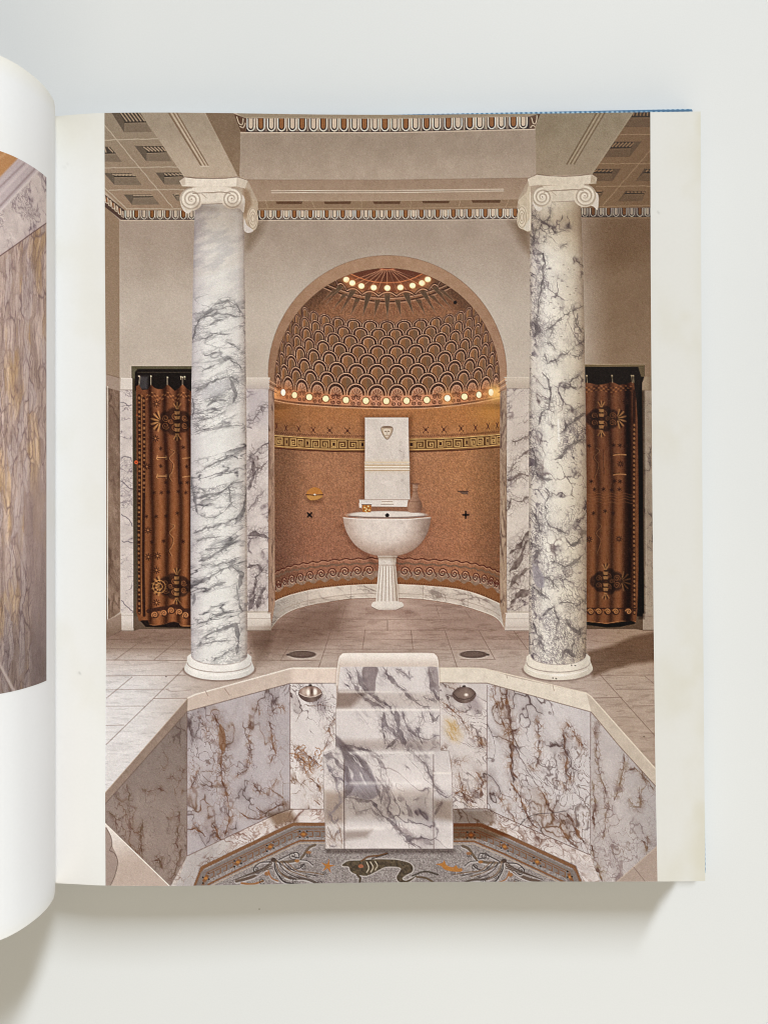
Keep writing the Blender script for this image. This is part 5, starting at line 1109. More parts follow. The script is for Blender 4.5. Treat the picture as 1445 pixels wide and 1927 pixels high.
def paint_columns(S):
    fill, line = S.fill, S.line
    # ---- left shaft
    L = [(366.8, 384), (459.4, 384), (460.5, 480), (462, 600), (464.2, 820), (465, 1000), (466, 1236), (460, 1244), (440, 1250), (413, 1252), (385, 1250), (366, 1244), (360, 1238), (359.4, 1000), (359.6, 820), (362, 620), (364.5, 480)]
    def lsh(x, y):
        a = marble(x, y, (226, 222, 218), (110, 106, 107), 201, 17, -17, 3.0, 1.0, 0.15, 0.62, 5, None, 0.8)
        cl = mix((214, 207, 199), (196, 190, 186), sstep(0.42, 0.72, fbm((x - 0.4 * y) / 34, (y + 0.4 * x) / 9, 203, 5)))
        t = sstep(545, 590, y + 14 * np.sin(x / 18))
        calm = sstep(0.5, 0.62, fbm(x / 80, y / 60, 207, 2)) * 0.5
        c = cl * (1 - t[..., None]) + a * t[..., None]
        for cx_, cy_, rx_, ry_ in ((405, 832, 75, 24), (398, 982, 60, 9), (405, 1124, 50, 15), (425, 612, 36, 10), (398, 692, 44, 9), (395, 1078, 40, 9), (410, 905, 40, 9), (400, 760, 30, 8), (392, 1228, 30, 10), (404, 1036, 26, 6)):
            q = ((x - cx_) / rx_) ** 2 + ((y - cy_ + 0.28 * (x - cx_)) / ry_) ** 2
            calm = np.maximum(calm, (1 - sstep(0.6, 1.25, q + (fbm(x / 14, y / 9, 209, 3) - 0.5) * 0.8)) * 0.95)
        c = c * (1 - calm[..., None]) + np.array((222, 219, 215)) * calm[..., None]
        return c
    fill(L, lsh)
    clip = np.zeros(S.X.shape, np.float32); s, m = S.mask(L); clip[s] = m; S.clip = clip
    GV = (102, 98, 98)
    T = lambda P: P
    for P, w in (([(364, 645), (368, 615), (380, 595), (402, 575), (428, 566), (446, 572), (455, 590)], 3.2), ([(372, 603), (400, 585), (430, 578), (452, 580)], 1.8), ([(378, 600), (410, 590), (450, 596)], 2.6), ([(394, 612), (416, 600), (424, 598)], 2.6),
                 ([(378, 640), (400, 630), (434, 626)], 2.0), ([(380, 660), (386, 668), (412, 664)], 1.6), ([(420, 642), (440, 648), (452, 658), (460, 662)], 2.2), ([(374, 700), (400, 690), (440, 672)], 1.8), ([(430, 676), (452, 688), (460, 700)], 3.0),
                 ([(366, 740), (380, 728), (410, 712), (436, 710), (452, 722)], 2.2), ([(386, 752), (410, 744), (438, 728)], 2.6), ([(434, 712), (444, 740), (436, 766)], 4.2), ([(362, 750), (366, 770), (362, 790)], 4.0), ([(390, 764), (412, 752), (432, 756)], 3.2), ([(372, 792), (400, 786), (430, 772)], 1.8), ([(364, 796), (376, 806), (392, 798)], 2.8), ([(362, 815), (400, 806), (456, 800), (464, 818)], 1.6),
                 ([(362, 894), (390, 880), (426, 862), (460, 842)], 2.0), ([(360, 896), (368, 950), (374, 968)], 4.0), ([(370, 938), (395, 930), (420, 925)], 3.0), ([(376, 945), (410, 930), (440, 910), (458, 905)], 3.2), ([(430, 912), (436, 948), (450, 960)], 2.0), ([(372, 966), (390, 974), (412, 970), (440, 945)], 1.6), ([(362, 1005), (390, 994), (424, 984), (448, 976)], 2.4), ([(444, 985), (458, 960), (463, 930)], 4.5),
                 ([(366, 1020), (390, 1012), (420, 1010)], 2.0), ([(374, 1055), (400, 1046), (440, 1022)], 4.5), ([(372, 1062), (410, 1064), (452, 1050)], 1.8), ([(386, 1035), (420, 1030), (456, 1004)], 3.0), ([(362, 1098), (390, 1090), (424, 1070), (460, 1055)], 3.0), ([(440, 1066), (456, 1080), (450, 1110)], 4.5), ([(372, 1115), (400, 1104), (424, 1094)], 2.6), ([(362, 1140), (368, 1116)], 4.0), ([(446, 1102), (452, 1140), (458, 1150)], 4.0),
                 ([(370, 1176), (400, 1160), (440, 1148)], 2.8), ([(376, 1204), (400, 1190), (430, 1180), (452, 1172)], 5.5), ([(366, 1216), (410, 1206), (436, 1204)], 2.0), ([(446, 1176), (450, 1210), (446, 1232)], 4.5), ([(400, 1245), (420, 1232), (440, 1220)], 2.0)):
        vein(S, P, w * 1.15, GV, 3.0 + w * 1.6, int(P[0][1] * 7 + P[0][0]), 2.0, 0.78, 6.5, -18, 2.6)
    fill(smooth([(378, 740), (400, 722), (426, 714), (434, 724), (424, 738), (398, 748), (384, 752)], 4, True), (188, 184, 186), 0.6, 3)
    S.clip = clip
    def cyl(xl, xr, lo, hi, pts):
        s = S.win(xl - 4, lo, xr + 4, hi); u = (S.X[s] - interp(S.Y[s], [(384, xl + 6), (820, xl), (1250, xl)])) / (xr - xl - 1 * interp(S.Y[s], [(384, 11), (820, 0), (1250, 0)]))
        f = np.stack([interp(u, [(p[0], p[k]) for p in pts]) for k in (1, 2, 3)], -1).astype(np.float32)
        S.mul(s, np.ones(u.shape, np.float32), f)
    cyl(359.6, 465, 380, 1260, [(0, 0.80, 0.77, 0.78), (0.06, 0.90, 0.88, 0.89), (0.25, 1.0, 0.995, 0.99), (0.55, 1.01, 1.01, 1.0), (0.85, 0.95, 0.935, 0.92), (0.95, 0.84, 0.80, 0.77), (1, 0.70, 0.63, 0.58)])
    S.shade([(355, 380), (470, 380), (470, 440), (355, 440)], (0.86, 0.83, 0.80), 60)
    S.clip = None
    # ---- right shaft
    Rr = [(997, 380), (1092, 380), (1095, 430), (1098.8, 590), (1101.8, 823), (1103, 900), (1103, 1236), (1096, 1244), (1075, 1249), (1049, 1251), (1022, 1249), (1003, 1244), (995, 1236), (994.8, 820), (996.7, 590)]
    def rsh(x, y):
        a = marble(x, y, (226, 219, 207), (112, 100, 102), 211, 30, 65, 1.3, 0.9, 0.10, 0.45, 6, (126, 108, 100), 0.6)
        b = marble(x, y, (225, 217, 206), (104, 93, 98), 217, 15, 70, 1.5, 0.9, 0.16, 0.85, 6, None, 0.8)
        e = sstep(0.30, 0.0, (x - 996) / 105 - 0.10 * np.sin(y / 70)) + sstep(1120, 1180, y) * 0.8 + sstep(0.45, 0.7, (x - 996) / 105) * sstep(760, 800, y) * sstep(900, 850, y)
        e = np.clip(e + (fbm(x / 40, y / 40, 219, 3) - 0.5) * 0.9, 0, 1)
        return a * (1 - e[..., None]) + b * e[..., None]
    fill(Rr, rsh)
    clip = np.zeros(S.X.shape, np.float32); s, m = S.mask(Rr); clip[s] = m; S.clip = clip
    GV = (100, 91, 90)
    for P, w in (([(1038, 385), (1034, 404), (1030, 425), (1034, 440), (1068, 434)], 2.0), ([(1000, 402), (1016, 420), (1030, 410)], 2.0), ([(1010, 424), (1004, 445), (1000, 470)], 2.2), ([(1030, 440), (1024, 455), (1032, 458)], 2.4), ([(1046, 468), (1070, 456)], 2.0), ([(1002, 480), (1022, 478), (1024, 496), (1020, 530), (1014, 575), (1010, 610)], 2.6), ([(1004, 520), (1018, 522)], 5.0),
                 ([(1004, 600), (1012, 615), (1006, 635)], 6.5), ([(1024, 625), (1040, 612), (1056, 596), (1076, 584), (1098, 575)], 2.6), ([(1030, 640), (1042, 616)], 3), ([(1086, 590), (1084, 606), (1098, 630), (1096, 650)], 2.6), ([(1018, 652), (1032, 646), (1050, 660)], 1.6), ([(1030, 682), (1050, 674), (1080, 654), (1100, 642)], 3.0), ([(1024, 660), (1030, 684)], 3.6), ([(1074, 668), (1090, 672), (1096, 656)], 2.4), ([(1044, 672), (1048, 688)], 1.8), ([(1020, 700), (1032, 718), (1036, 740)], 3.0), ([(1066, 720), (1084, 712), (1098, 698)], 5.0),
                 ([(1060, 740), (1064, 726), (1090, 730)], 2.0), ([(1036, 740), (1034, 770), (1018, 778), (1014, 800)], 5.0), ([(1058, 780), (1076, 772), (1100, 764)], 2.0), ([(1068, 800), (1084, 790), (1100, 778)], 4.5), ([(1056, 820), (1066, 800), (1062, 790)], 3.0), ([(1000, 840), (1008, 870), (1000, 905)], 5.0), ([(1066, 842), (1080, 832), (1100, 824)], 3.0), ([(1045, 865), (1062, 850), (1070, 840)], 5.0), ([(1008, 890), (1024, 900), (1040, 905)], 5), ([(1024, 915), (1034, 928), (1026, 945), (1028, 975), (1036, 992), (1064, 1004)], 2.2),
                 ([(1000, 955), (1010, 980), (1018, 1005)], 3), ([(998, 1020), (1012, 1035), (1004, 1060)], 4), ([(1064, 1010), (1072, 1026), (1086, 1022), (1100, 1010)], 4.5), ([(1030, 1058), (1046, 1056), (1062, 1070), (1078, 1060), (1100, 1040)], 3.4), ([(1000, 1062), (1010, 1075), (1020, 1085), (1036, 1092)], 3.0), ([(1000, 1085), (1020, 1088), (1018, 1110)], 6), ([(1024, 1082), (1040, 1095), (1052, 1108)], 4), ([(1002, 1105), (1016, 1116), (1036, 1130)], 3.6), ([(1054, 1090), (1066, 1080)], 2), ([(1050, 1140), (1066, 1130), (1084, 1140), (1102, 1126)], 4), ([(1018, 1160), (1040, 1140), (1050, 1165), (1046, 1190)], 3), ([(1060, 1160), (1072, 1180), (1088, 1192), (1102, 1180)], 3.4), ([(1000, 1165), (1010, 1195), (1024, 1205)], 4), ([(1036, 1205), (1060, 1198), (1062, 1180)], 3), ([(1000, 1225), (1016, 1210), (1030, 1232)], 3), ([(1050, 1240), (1066, 1225), (1088, 1238)], 5), ([(1078, 1200), (1076, 1230)], 2.5)):
        vein(S, P, w * 1.0, GV, 2.5 + w * 1.7, int(P[0][1] * 3 + P[0][0]), 2.6, 0.88, 6.5, 60, 1.3)
    fill(smooth([(1002, 1060), (1022, 1082), (1022, 1106), (1006, 1098)], 4, True), (158, 150, 156), 0.7, 2)
    for k in range(60):
        rs = np.random.RandomState(900 + k); x, y = 1035 + 58 * rs.rand(), 480 + rs.rand() * 520
        S.ell(x, y, 1.0 + rs.rand(), 0.8, (126, 112, 106), 0.7)
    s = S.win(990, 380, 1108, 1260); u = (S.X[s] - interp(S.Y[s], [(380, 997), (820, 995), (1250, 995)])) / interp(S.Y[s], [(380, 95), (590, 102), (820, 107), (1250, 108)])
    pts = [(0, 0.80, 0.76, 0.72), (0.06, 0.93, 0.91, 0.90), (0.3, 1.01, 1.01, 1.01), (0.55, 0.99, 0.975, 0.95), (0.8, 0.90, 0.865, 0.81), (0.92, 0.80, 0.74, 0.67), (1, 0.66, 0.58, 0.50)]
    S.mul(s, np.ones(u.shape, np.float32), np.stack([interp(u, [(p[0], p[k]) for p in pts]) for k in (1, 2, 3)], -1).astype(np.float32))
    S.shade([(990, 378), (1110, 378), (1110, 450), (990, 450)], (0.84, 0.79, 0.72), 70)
    line([(1050, 790), (1051, 830)], 3, (244, 240, 234), 0.6, 2)
    S.clip = None
    # ---- bases
    for x0, x1, dx in ((352.4, 473.5, 0), (990, 1110, 1)):
        c = (x0 + x1) / 2; w = (x1 - x0) / 2
        tone = np.array((232, 226, 219)) if dx == 0 else np.array((226, 215, 199))
        S.line([(c + (w + 7) * math.cos(a), 1259 + 22 * math.sin(a)) for a in np.linspace(0, math.pi, 24)], 2.6, (118, 94, 80), 0.7, 2)
        low = [(c + (w + 5) * math.cos(a), 1258 + 22 * math.sin(a)) for a in np.linspace(-0.12, math.pi + 0.12, 34)] + [(c - w, 1244)] + [(c + w * math.cos(a), 1243 + 17 * math.sin(a)) for a in np.linspace(math.pi, 0, 24)] + [(c + w, 1244)]
        bc = lambda x, y: tone + ((fbm(x / 20, y / 10, 221, 3) - 0.5) * 14)[..., None] - (26 * sstep(0.55, 1.05, np.abs(x - c + 10) / w) * 1.0)[..., None] - (14 * sstep(1262, 1280, y - 14 * np.sqrt(np.clip(1 - ((x - c) / (w + 6)) ** 2, 0, 1)) + 10))[..., None]
        fill(low, bc)
        ring = [(c + w * math.cos(a), 1246 + 18 * math.sin(a)) for a in np.linspace(0, math.pi, 30)] + [(c - w, 1236), (c - w + 7, 1230)] + [(c + (w - 8) * math.cos(a), 1233 + 18 * math.sin(a)) for a in np.linspace(math.pi, 0, 30)] + [(c + w - 7, 1230), (c + w, 1236)]
        fill(ring, bc)
        line([(c + (w - 0.5) * math.cos(a), 1247 + 18 * math.sin(a)) for a in np.linspace(0.03, math.pi - 0.03, 30)], 1.8, (156, 138, 126), 0.85)
        line([(c + (w - 8) * math.cos(a), 1233.5 + 17.6 * math.sin(a)) for a in np.linspace(0.03, math.pi - 0.03, 30)], 1.3, (168, 152, 142), 0.8)
        line([(c + (w + 2) * math.cos(a), 1251 + 19 * math.sin(a)) for a in np.linspace(0.5, math.pi - 0.4, 30)], 1.8, (240, 234, 226), 0.5)
        S.ell(c - 6 + 8 * dx, 1271, 12, 1.8, (248, 243, 238), 0.6, 2)
    for x, y in ((1075, 1252), (1082, 1252.5), (1040, 1276), (1046, 1277)): S.ell(x, y, 1.4, 1.2, (60, 46, 40), 0.85)
    # ---- capitals
    ivory, ln = (222, 208, 190), (118, 96, 76)
    tex = lambda c: (lambda x, y: np.array(c, np.float32) + ((fbm(x / 7, y / 7, 231, 3) - 0.5) * 18)[..., None])
    # side volutes seen at an angle
    fill(smooth([(459, 350), (466, 356), (474, 372), (485, 380), (484, 392), (486, 410), (484, 426), (478, 434), (467, 438), (459, 430), (458, 400)], 4, True), tex((182, 160, 134)))
    fill(smooth([(460, 412), (465, 424), (477, 433), (470, 438), (463, 437), (459, 430)], 4, True), (204, 192, 182))
    fill(smooth([(474, 391), (481, 394), (485, 408), (484, 424), (477, 433), (470, 424), (466, 408), (468, 396)], 4, True), tex((206, 188, 164)))
    for r in (0.95, 0.62, 0.34): line([(476 + 8.6 * r * math.cos(a), 411 + 20 * r * math.sin(a)) for a in np.linspace(0, 6.28, 30)], 1.2, (146, 122, 98), 0.75)
    S.shade([(458, 352), (470, 360), (474, 385), (462, 410), (458, 405)], (0.84, 0.78, 0.72), 5)
    fill(smooth([(997, 345), (990, 362), (980, 372), (974, 380), (977, 386), (974, 398), (972, 412), (975, 426), (984, 432), (997, 434), (999, 400)], 4, True), tex((196, 178, 152)))
    fill(smooth([(983, 386), (976, 396), (972, 410), (975, 424), (981, 430), (988, 422), (991, 408), (990, 394)], 4, True), tex((208, 192, 168)))
    for r in (0.95, 0.62, 0.34): line([(981.5 + 8.8 * r * math.cos(a), 408.5 + 20.5 * r * math.sin(a)) for a in np.linspace(0, 6.28, 30)], 1.2, (144, 122, 94), 0.75)
    fill([(984, 430), (997, 410), (998, 434), (990, 434)], (206, 194, 176)); line([(997, 362), (998, 400), (997, 432)], 1.6, (222, 208, 188), 0.8)
    def cap(vl, vr, rl, rr, yb, ab, tone, band):
        fill(ab, tex(tone))
        # lobes behind the volutes
        (ax, ay), (bx, by) = vl, vr
        fill(smooth([(ax - rl * 0.9, ay + 4), (ax - rl * 0.8, ay + 17), (ax - 8, ay + 27), (ax, ay + 20), (ax - 4, ay)], 4, True), (210, 198, 184)); fill(smooth([(bx + rr * 0.85, by - 6), (bx + rr * 1.2, by + 2), (bx + rr * 1.1, by + 26), (bx + rr * 0.75, by + 20), (bx, by + 14)], 4, True), (206, 193, 178))
        # band between the volutes and the neck
        fill([(ax, ay - rl), (ax + 10, ay - rl - 1), (bx - 10, by - rr - 1), (bx, by - rr), (bx, by - rr + 12), ((ax + bx) / 2, by - rr + 9.5), (ax, ay - rl + 12)], tex(tone))
        fill([(ax + rl - 4, ay - 11), (bx - rr + 4, by - 11), (bx - rr + 4, by + 10), (ax + rl - 4, ay + 10)], tex(tuple(np.array(tone) * 0.97)))
        volute(S, ax, ay, rl, -1, tone, ln); volute(S, bx, by, rr, 1, tone, ln)
        line(smooth([(ax + 3, ay - rl + 11), (ax + rl, ay - 12), ((ax + bx) / 2, ay - 12.5), (bx - rr, by - 12), (bx - 3, by - rr + 11)], 5), 1.6, (136, 112, 90), 0.85)
        line([(ax + rl - 2, ay + 9.5), (bx - rr + 2, by + 9.5)], 1.4, (150, 130, 112), 0.8); line([(ax + rl - 2, ay - 10), (ax + rl + 6, ay - 3)], 1.2, (158, 136, 114), 0.7)
        line(ab[:band], 1.5, (112, 84, 66), 0.8)
    cap((360.6, 374.9), (436.7, 373.4), 21.8, 20.2, 0, [(338, 340.5), (347.7, 333), (370, 335.5), (400, 336), (425, 335.5), (446.4, 333), (466, 339.5), (461, 354.5), (447, 350.5), (420, 352), (380, 352), (356, 351), (343.4, 350.5)], ivory, 7)
    fill([(338, 340.5), (348.5, 333.5), (349, 347), (343.4, 350.5)], (196, 178, 158)); fill([(447, 334), (466, 339.8), (461, 354), (446, 350)], (204, 188, 168)); line([(447, 334), (446, 350)], 1.0, (160, 138, 116), 0.7)
    cap((1020, 370.6), (1100, 368.6), 19.8, 21.5, 0, [(992.5, 336.5), (1010, 328.3), (1035, 331), (1062, 331.8), (1090, 330.6), (1113.6, 327.6), (1123, 334.5), (1120.6, 345.5), (1108, 346), (1080, 348), (1040, 349), (1010, 348), (996, 350.5)], (208, 193, 171), 7)
    fill([(992.5, 336.7), (1010.5, 328.8), (1012, 342), (996, 350.5)], (210, 194, 172)); fill([(1113, 329), (1123, 334.7), (1120.6, 345.4), (1111, 344)], (176, 156, 130)); line([(1112.5, 329), (1111, 344)], 1.0, (148, 126, 100), 0.7)
    S.shade([(366, 383), (460, 383), (460, 398), (366, 398)], (0.88, 0.85, 0.82), 10)

def blur(I, k):
    """separable box blur over grid neighbours"""
    for ax in (0, 1):
        acc = 0
        for d in range(-k, k + 1): acc = acc + np.roll(I, d, ax)
        I = acc / (2 * k + 1)
    return I

def finish_print(S, seed, grain=6.0, sharp=0.55):
    """process-camera crispness and the grain of the printed screen"""
    I = S.img
    I += sharp * (I - blur(I, 1)) + 0.12 * (I - blur(I, 4))
    lum = I.mean(-1, keepdims=True)
    I += (lum - I) * 0.07
    I += (lum - 128) * 0.05 + np.array((-0.5, -0.5, 3.0), np.float32)
    rs = np.random.RandomState(seed)
    I += rs.normal(0, grain, S.X.shape)[..., None] + rs.normal(0, 1.6, I.shape)
    np.clip(I, 4, 250, I)
def paint_left(S):
    """marble wall printed on the curling left-hand leaf"""
    fill, line = S.fill, S.line
    X, Y = S.X, S.Y
    s = (slice(0, S.ny), slice(0, S.nx))
    u, v = X / 5.0, Y / 40.0
    wu = (fbm(X / 22, Y / 44, 901, 4) - 0.5) * 2.6; wv = (fbm(X / 22, Y / 44, 902, 4) - 0.5) * 1.6
    f1, f2, cid = worley(u + wu, v + wv, 903)
    g1, g2, gid = worley((u + wu) * 0.55, (v + wv) * 0.55, 905)
    st = fbm(X / 5, Y / 70, 906, 4)
    col = mix((180, 156, 142), (190, 158, 124), sstep(0.46, 0.70, fbm(X / 14, Y / 90, 916, 3))) + ((st - 0.5) * 60)[..., None] + ((cid - 0.5) * 26)[..., None]
    big = sstep(0.70, 0.85, gid)
    col = col * (1 - 0.6 * big[..., None]) + np.array((188, 170, 164)) * 0.6 * big[..., None]
    ve = np.maximum(np.exp(-((f2 - f1) / 0.16) ** 2) * (0.15 + 0.85 * vn(X / 9, Y / 30, 907)) * 0.75, np.exp(-((g2 - g1) / 0.10) ** 2) * sstep(0.35, 0.7, vn(X / 14, Y / 50, 917)))
    col = col * (1 - 0.60 * ve[..., None]) + np.array((104, 80, 80)) * 0.60 * ve[..., None]
    sm = sstep(50, 60, X + 6 * np.sin(Y / 70)) * sstep(840, 960, Y)
    col = col * (1 - 0.75 * sm[..., None]) + (np.array((160, 138, 130)) + ((fbm(X / 12, Y / 60, 908, 4) - 0.5) * 40)[..., None]) * 0.75 * sm[..., None]
    col = col * (1.0 - 0.24 * sstep(950, 1290, Y))[..., None]
    S.put(s, np.ones(X.shape, np.float32), col)
    up = [(-30, 495), (0, 482), (40, 454), (62, 438), (100, 410), (100, 250), (-30, 250)]
    fill(up, lambda x, y: marble(x, y, (196, 180, 172), (126, 108, 110), 911, 16, 75, 2.2, 0.9, 0.14, 0.55, 16, None, 0.8))
    fill([(-30, 430), (0, 401), (50, 345), (88, 306), (88, 280), (-30, 270)], (182, 166, 164))
    for a, b, w, c in (((-20, 420), (72, 322), 4, (204, 190, 184)), ((-20, 410), (66, 318), 2, (146, 126, 124)), ((-20, 388), (52, 311), 5, (196, 180, 176)), ((-20, 372), (46, 308), 2, (150, 130, 128)), ((-20, 356), (38, 303), 3, (178, 158, 152))):
        line([a, b], w, c, 0.85, 2)
    fill([(-40, 270), (40, 290), (31, 302), (0, 334), (-40, 372)], (178, 128, 80), 1, 3); line([(-20, 315), (14, 286)], 4, (196, 150, 104), 0.6, 3)
    line(smooth([(-20, 494), (0, 482), (40, 454), (62, 438), (92, 417)], 5), 2.2, (112, 84, 80), 0.9); line(smooth([(-20, 489), (0, 477), (40, 449), (62, 433), (92, 412)], 5), 5, (190, 170, 164), 0.5, 2)
    line([(-10, 1233), (28, 1302)], 6, (176, 160, 150), 0.85, 2); line([(-6, 1244), (24, 1304)], 1.6, (110, 90, 82), 0.7)
    finish_print(S, 77, 5, 0.2)

# ------------------------------------------------------------------ materials
def new_mat(name):
    m = bpy.data.materials.new(name); m.use_nodes = True
    nt = m.node_tree
    return m, nt, nt.nodes["Principled BSDF"]

def noise_node(nt, scale, detail=3.0, rough=0.5):
    tc = nt.nodes.new("ShaderNodeTexCoord")
    n = nt.nodes.new("ShaderNodeTexNoise")
    n.inputs["Scale"].default_value = scale; n.inputs["Detail"].default_value = detail; n.inputs["Roughness"].default_value = rough
    nt.links.new(tc.outputs["Object"], n.inputs["Vector"])
    return n

def bump(nt, bsdf, src, strength, dist):
    b = nt.nodes.new("ShaderNodeBump"); b.inputs["Strength"].default_value = strength; b.inputs["Distance"].default_value = dist
    nt.links.new(src, b.inputs["Height"]); nt.links.new(b.outputs["Normal"], bsdf.inputs["Normal"])

def attr_mat(name, attr, rough, spec, fibre):
    m, nt, b = new_mat(name)
    a = nt.nodes.new("ShaderNodeAttribute"); a.attribute_name = attr
    n = noise_node(nt, 900.0, 2.0)
    mr = nt.nodes.new("ShaderNodeMapRange"); mr.inputs[3].default_value = 1.0 - fibre; mr.inputs[4].default_value = 1.0 + fibre * 0.4
    mx = nt.nodes.new("ShaderNodeMix"); mx.data_type = 'RGBA'; mx.blend_type = 'MULTIPLY'; mx.inputs[0].default_value = 1.0
    nt.links.new(n.outputs["Fac"], mr.inputs[0])
    nt.links.new(a.outputs["Color"], mx.inputs[6]); nt.links.new(mr.outputs[0], mx.inputs[7])
    nt.links.new(mx.outputs[2], b.inputs["Base Color"])
    b.inputs["Roughness"].default_value = rough; b.inputs["Specular IOR Level"].default_value = spec
    wav = noise_node(nt, 14.0, 2.0)
    bump(nt, b, wav.outputs["Fac"], 0.25, 0.0012)
    return m

def noise_mat(name, c0, c1, scale, rough, spec=0.3, bstr=0.1, bdist=0.0003, detail=4.0):
    m, nt, b = new_mat(name)
    n = noise_node(nt, scale, detail)
    r = nt.nodes.new("ShaderNodeValToRGB")
    r.color_ramp.elements[0].position = 0.3; r.color_ramp.elements[1].position = 0.7
    r.color_ramp.elements[0].color = (*c0, 1); r.color_ramp.elements[1].color = (*c1, 1)
    nt.links.new(n.outputs["Fac"], r.inputs[0]); nt.links.new(r.outputs[0], b.inputs["Base Color"])
    b.inputs["Roughness"].default_value = rough; b.inputs["Specular IOR Level"].default_value = spec
    if bstr: bump(nt, b, n.outputs["Fac"], bstr, bdist)
    return m

def table_material():
    m, nt, b = new_mat("painted_table")
    big = noise_node(nt, 5.0, 3.0); fine = noise_node(nt, 1500.0, 2.0, 0.6)
    r = nt.nodes.new("ShaderNodeValToRGB")
    r.color_ramp.elements[0].position = 0.3; r.color_ramp.elements[1].position = 0.7
    r.color_ramp.elements[0].color = (0.728, 0.748, 0.766, 1); r.color_ramp.elements[1].color = (0.750, 0.765, 0.775, 1)
    nt.links.new(big.outputs["Fac"], r.inputs[0])
    mr = nt.nodes.new("ShaderNodeMapRange"); mr.inputs[1].default_value = 0.3; mr.inputs[2].default_value = 0.7; mr.inputs[3].default_value = 0.985; mr.inputs[4].default_value = 1.01
    nt.links.new(fine.outputs["Fac"], mr.inputs[0])
    mx = nt.nodes.new("ShaderNodeMix"); mx.data_type = 'RGBA'; mx.blend_type = 'MULTIPLY'; mx.inputs[0].default_value = 1.0
    nt.links.new(r.outputs[0], mx.inputs[6]); nt.links.new(mr.outputs[0], mx.inputs[7])
    # a few specks of dust
    tc = nt.nodes.new("ShaderNodeTexCoord"); vo = nt.nodes.new("ShaderNodeTexVoronoi"); vo.inputs["Scale"].default_value = 38.0
    nt.links.new(tc.outputs["Object"], vo.inputs["Vector"])
    lt = nt.nodes.new("ShaderNodeMath"); lt.operation = 'LESS_THAN'; lt.inputs[1].default_value = 0.013
    nt.links.new(vo.outputs["Distance"], lt.inputs[0])
    sp = nt.nodes.new("ShaderNodeSeparateColor"); nt.links.new(vo.outputs["Color"], sp.inputs[0])
    gt = nt.nodes.new("ShaderNodeMath"); gt.operation = 'GREATER_THAN'; gt.inputs[1].default_value = 0.84
    nt.links.new(sp.outputs[0], gt.inputs[0])
    an = nt.nodes.new("ShaderNodeMath"); an.operation = 'MULTIPLY'; nt.links.new(lt.outputs[0], an.inputs[0]); nt.links.new(gt.outputs[0], an.inputs[1])
    m2 = nt.nodes.new("ShaderNodeMix"); m2.data_type = 'RGBA'; m2.inputs[7].default_value = (0.36, 0.34, 0.31, 1)
    nt.links.new(an.outputs[0], m2.inputs[0]); nt.links.new(mx.outputs[2], m2.inputs[6])
    nt.links.new(m2.outputs[2], b.inputs["Base Color"])
    b.inputs["Roughness"].default_value = 0.62; b.inputs["Specular IOR Level"].default_value = 0.25
    bump(nt, b, fine.outputs["Fac"], 0.10, 0.0001)
    return m

def cloth_material():
    m, nt, b = new_mat("blue_book_cloth")
    tc = nt.nodes.new("ShaderNodeTexCoord")
    ws = []
    for d in ('X', 'Y'):
        w = nt.nodes.new("ShaderNodeTexWave"); w.bands_direction = d; w.inputs["Scale"].default_value = 150.0; w.inputs["Distortion"].default_value = 1.5
        nt.links.new(tc.outputs["Object"], w.inputs["Vector"]); ws.append(w)
    mxh = nt.nodes.new("ShaderNodeMath"); mxh.operation = 'MULTIPLY'; nt.links.new(ws[0].outputs["Fac"], mxh.inputs[0]); nt.links.new(ws[1].outputs["Fac"], mxh.inputs[1])
    r = nt.nodes.new("ShaderNodeValToRGB")
    r.color_ramp.elements[0].color = (0.07, 0.16, 0.28, 1); r.color_ramp.elements[1].color = (0.42, 0.58, 0.70, 1)
    nt.links.new(mxh.outputs[0], r.inputs[0]); nt.links.new(r.outputs[0], b.inputs["Base Color"])
    b.inputs["Roughness"].default_value = 0.85; b.inputs["Specular IOR Level"].default_value = 0.15
    bump(nt, b, mxh.outputs[0], 0.5, 0.0003)
    return m

MAT_TABLE = table_material()
MAT_PAPER = attr_mat("aged_coated_paper", "paper_tone", 0.55, 0.25, 0.025)
MAT_INK = attr_mat("printed_ink", "ink", 0.5, 0.10, 0.03)
MAT_EDGE = noise_mat("page_edges", (0.66, 0.63, 0.56), (0.74, 0.72, 0.66), 60.0, 0.8, 0.2, 0.0)
MAT_CLOTH = cloth_material()

# ------------------------------------------------------------------ the table
def box(name, x0, x1, y0, y1, z0, z1, mat, parent=None, bev=0.0):
    v = [(x, y, z) for z in (z0, z1) for y in (y0, y1) for x in (x0, x1)]
    f = [(0, 2, 3, 1), (4, 5, 7, 6), (0, 1, 5, 4), (2, 6, 7, 3), (0, 4, 6, 2), (1, 3, 7, 5)]
    ob = mesh_object(name, v, f, mat, parent, smooth=False)
    if bev:
        md = ob.modifiers.new("bevel", 'BEVEL'); md.width = bev; md.segments = 3
    return ob

table = box("table_top", -1.3, 1.0, -0.8, 0.8, -0.03, 0.0, MAT_TABLE, bev=0.004)
table["kind"] = "structure"
table["label"] = "plain off-white painted table top under the open book"

# ------------------------------------------------------------------ the book
book = bpy.data.objects.new("book", None)
scene.collection.objects.link(book)
book["label"] = "thick open book with blue cloth cover, showing a printed photograph of a marble bath"
book["category"] = "book"

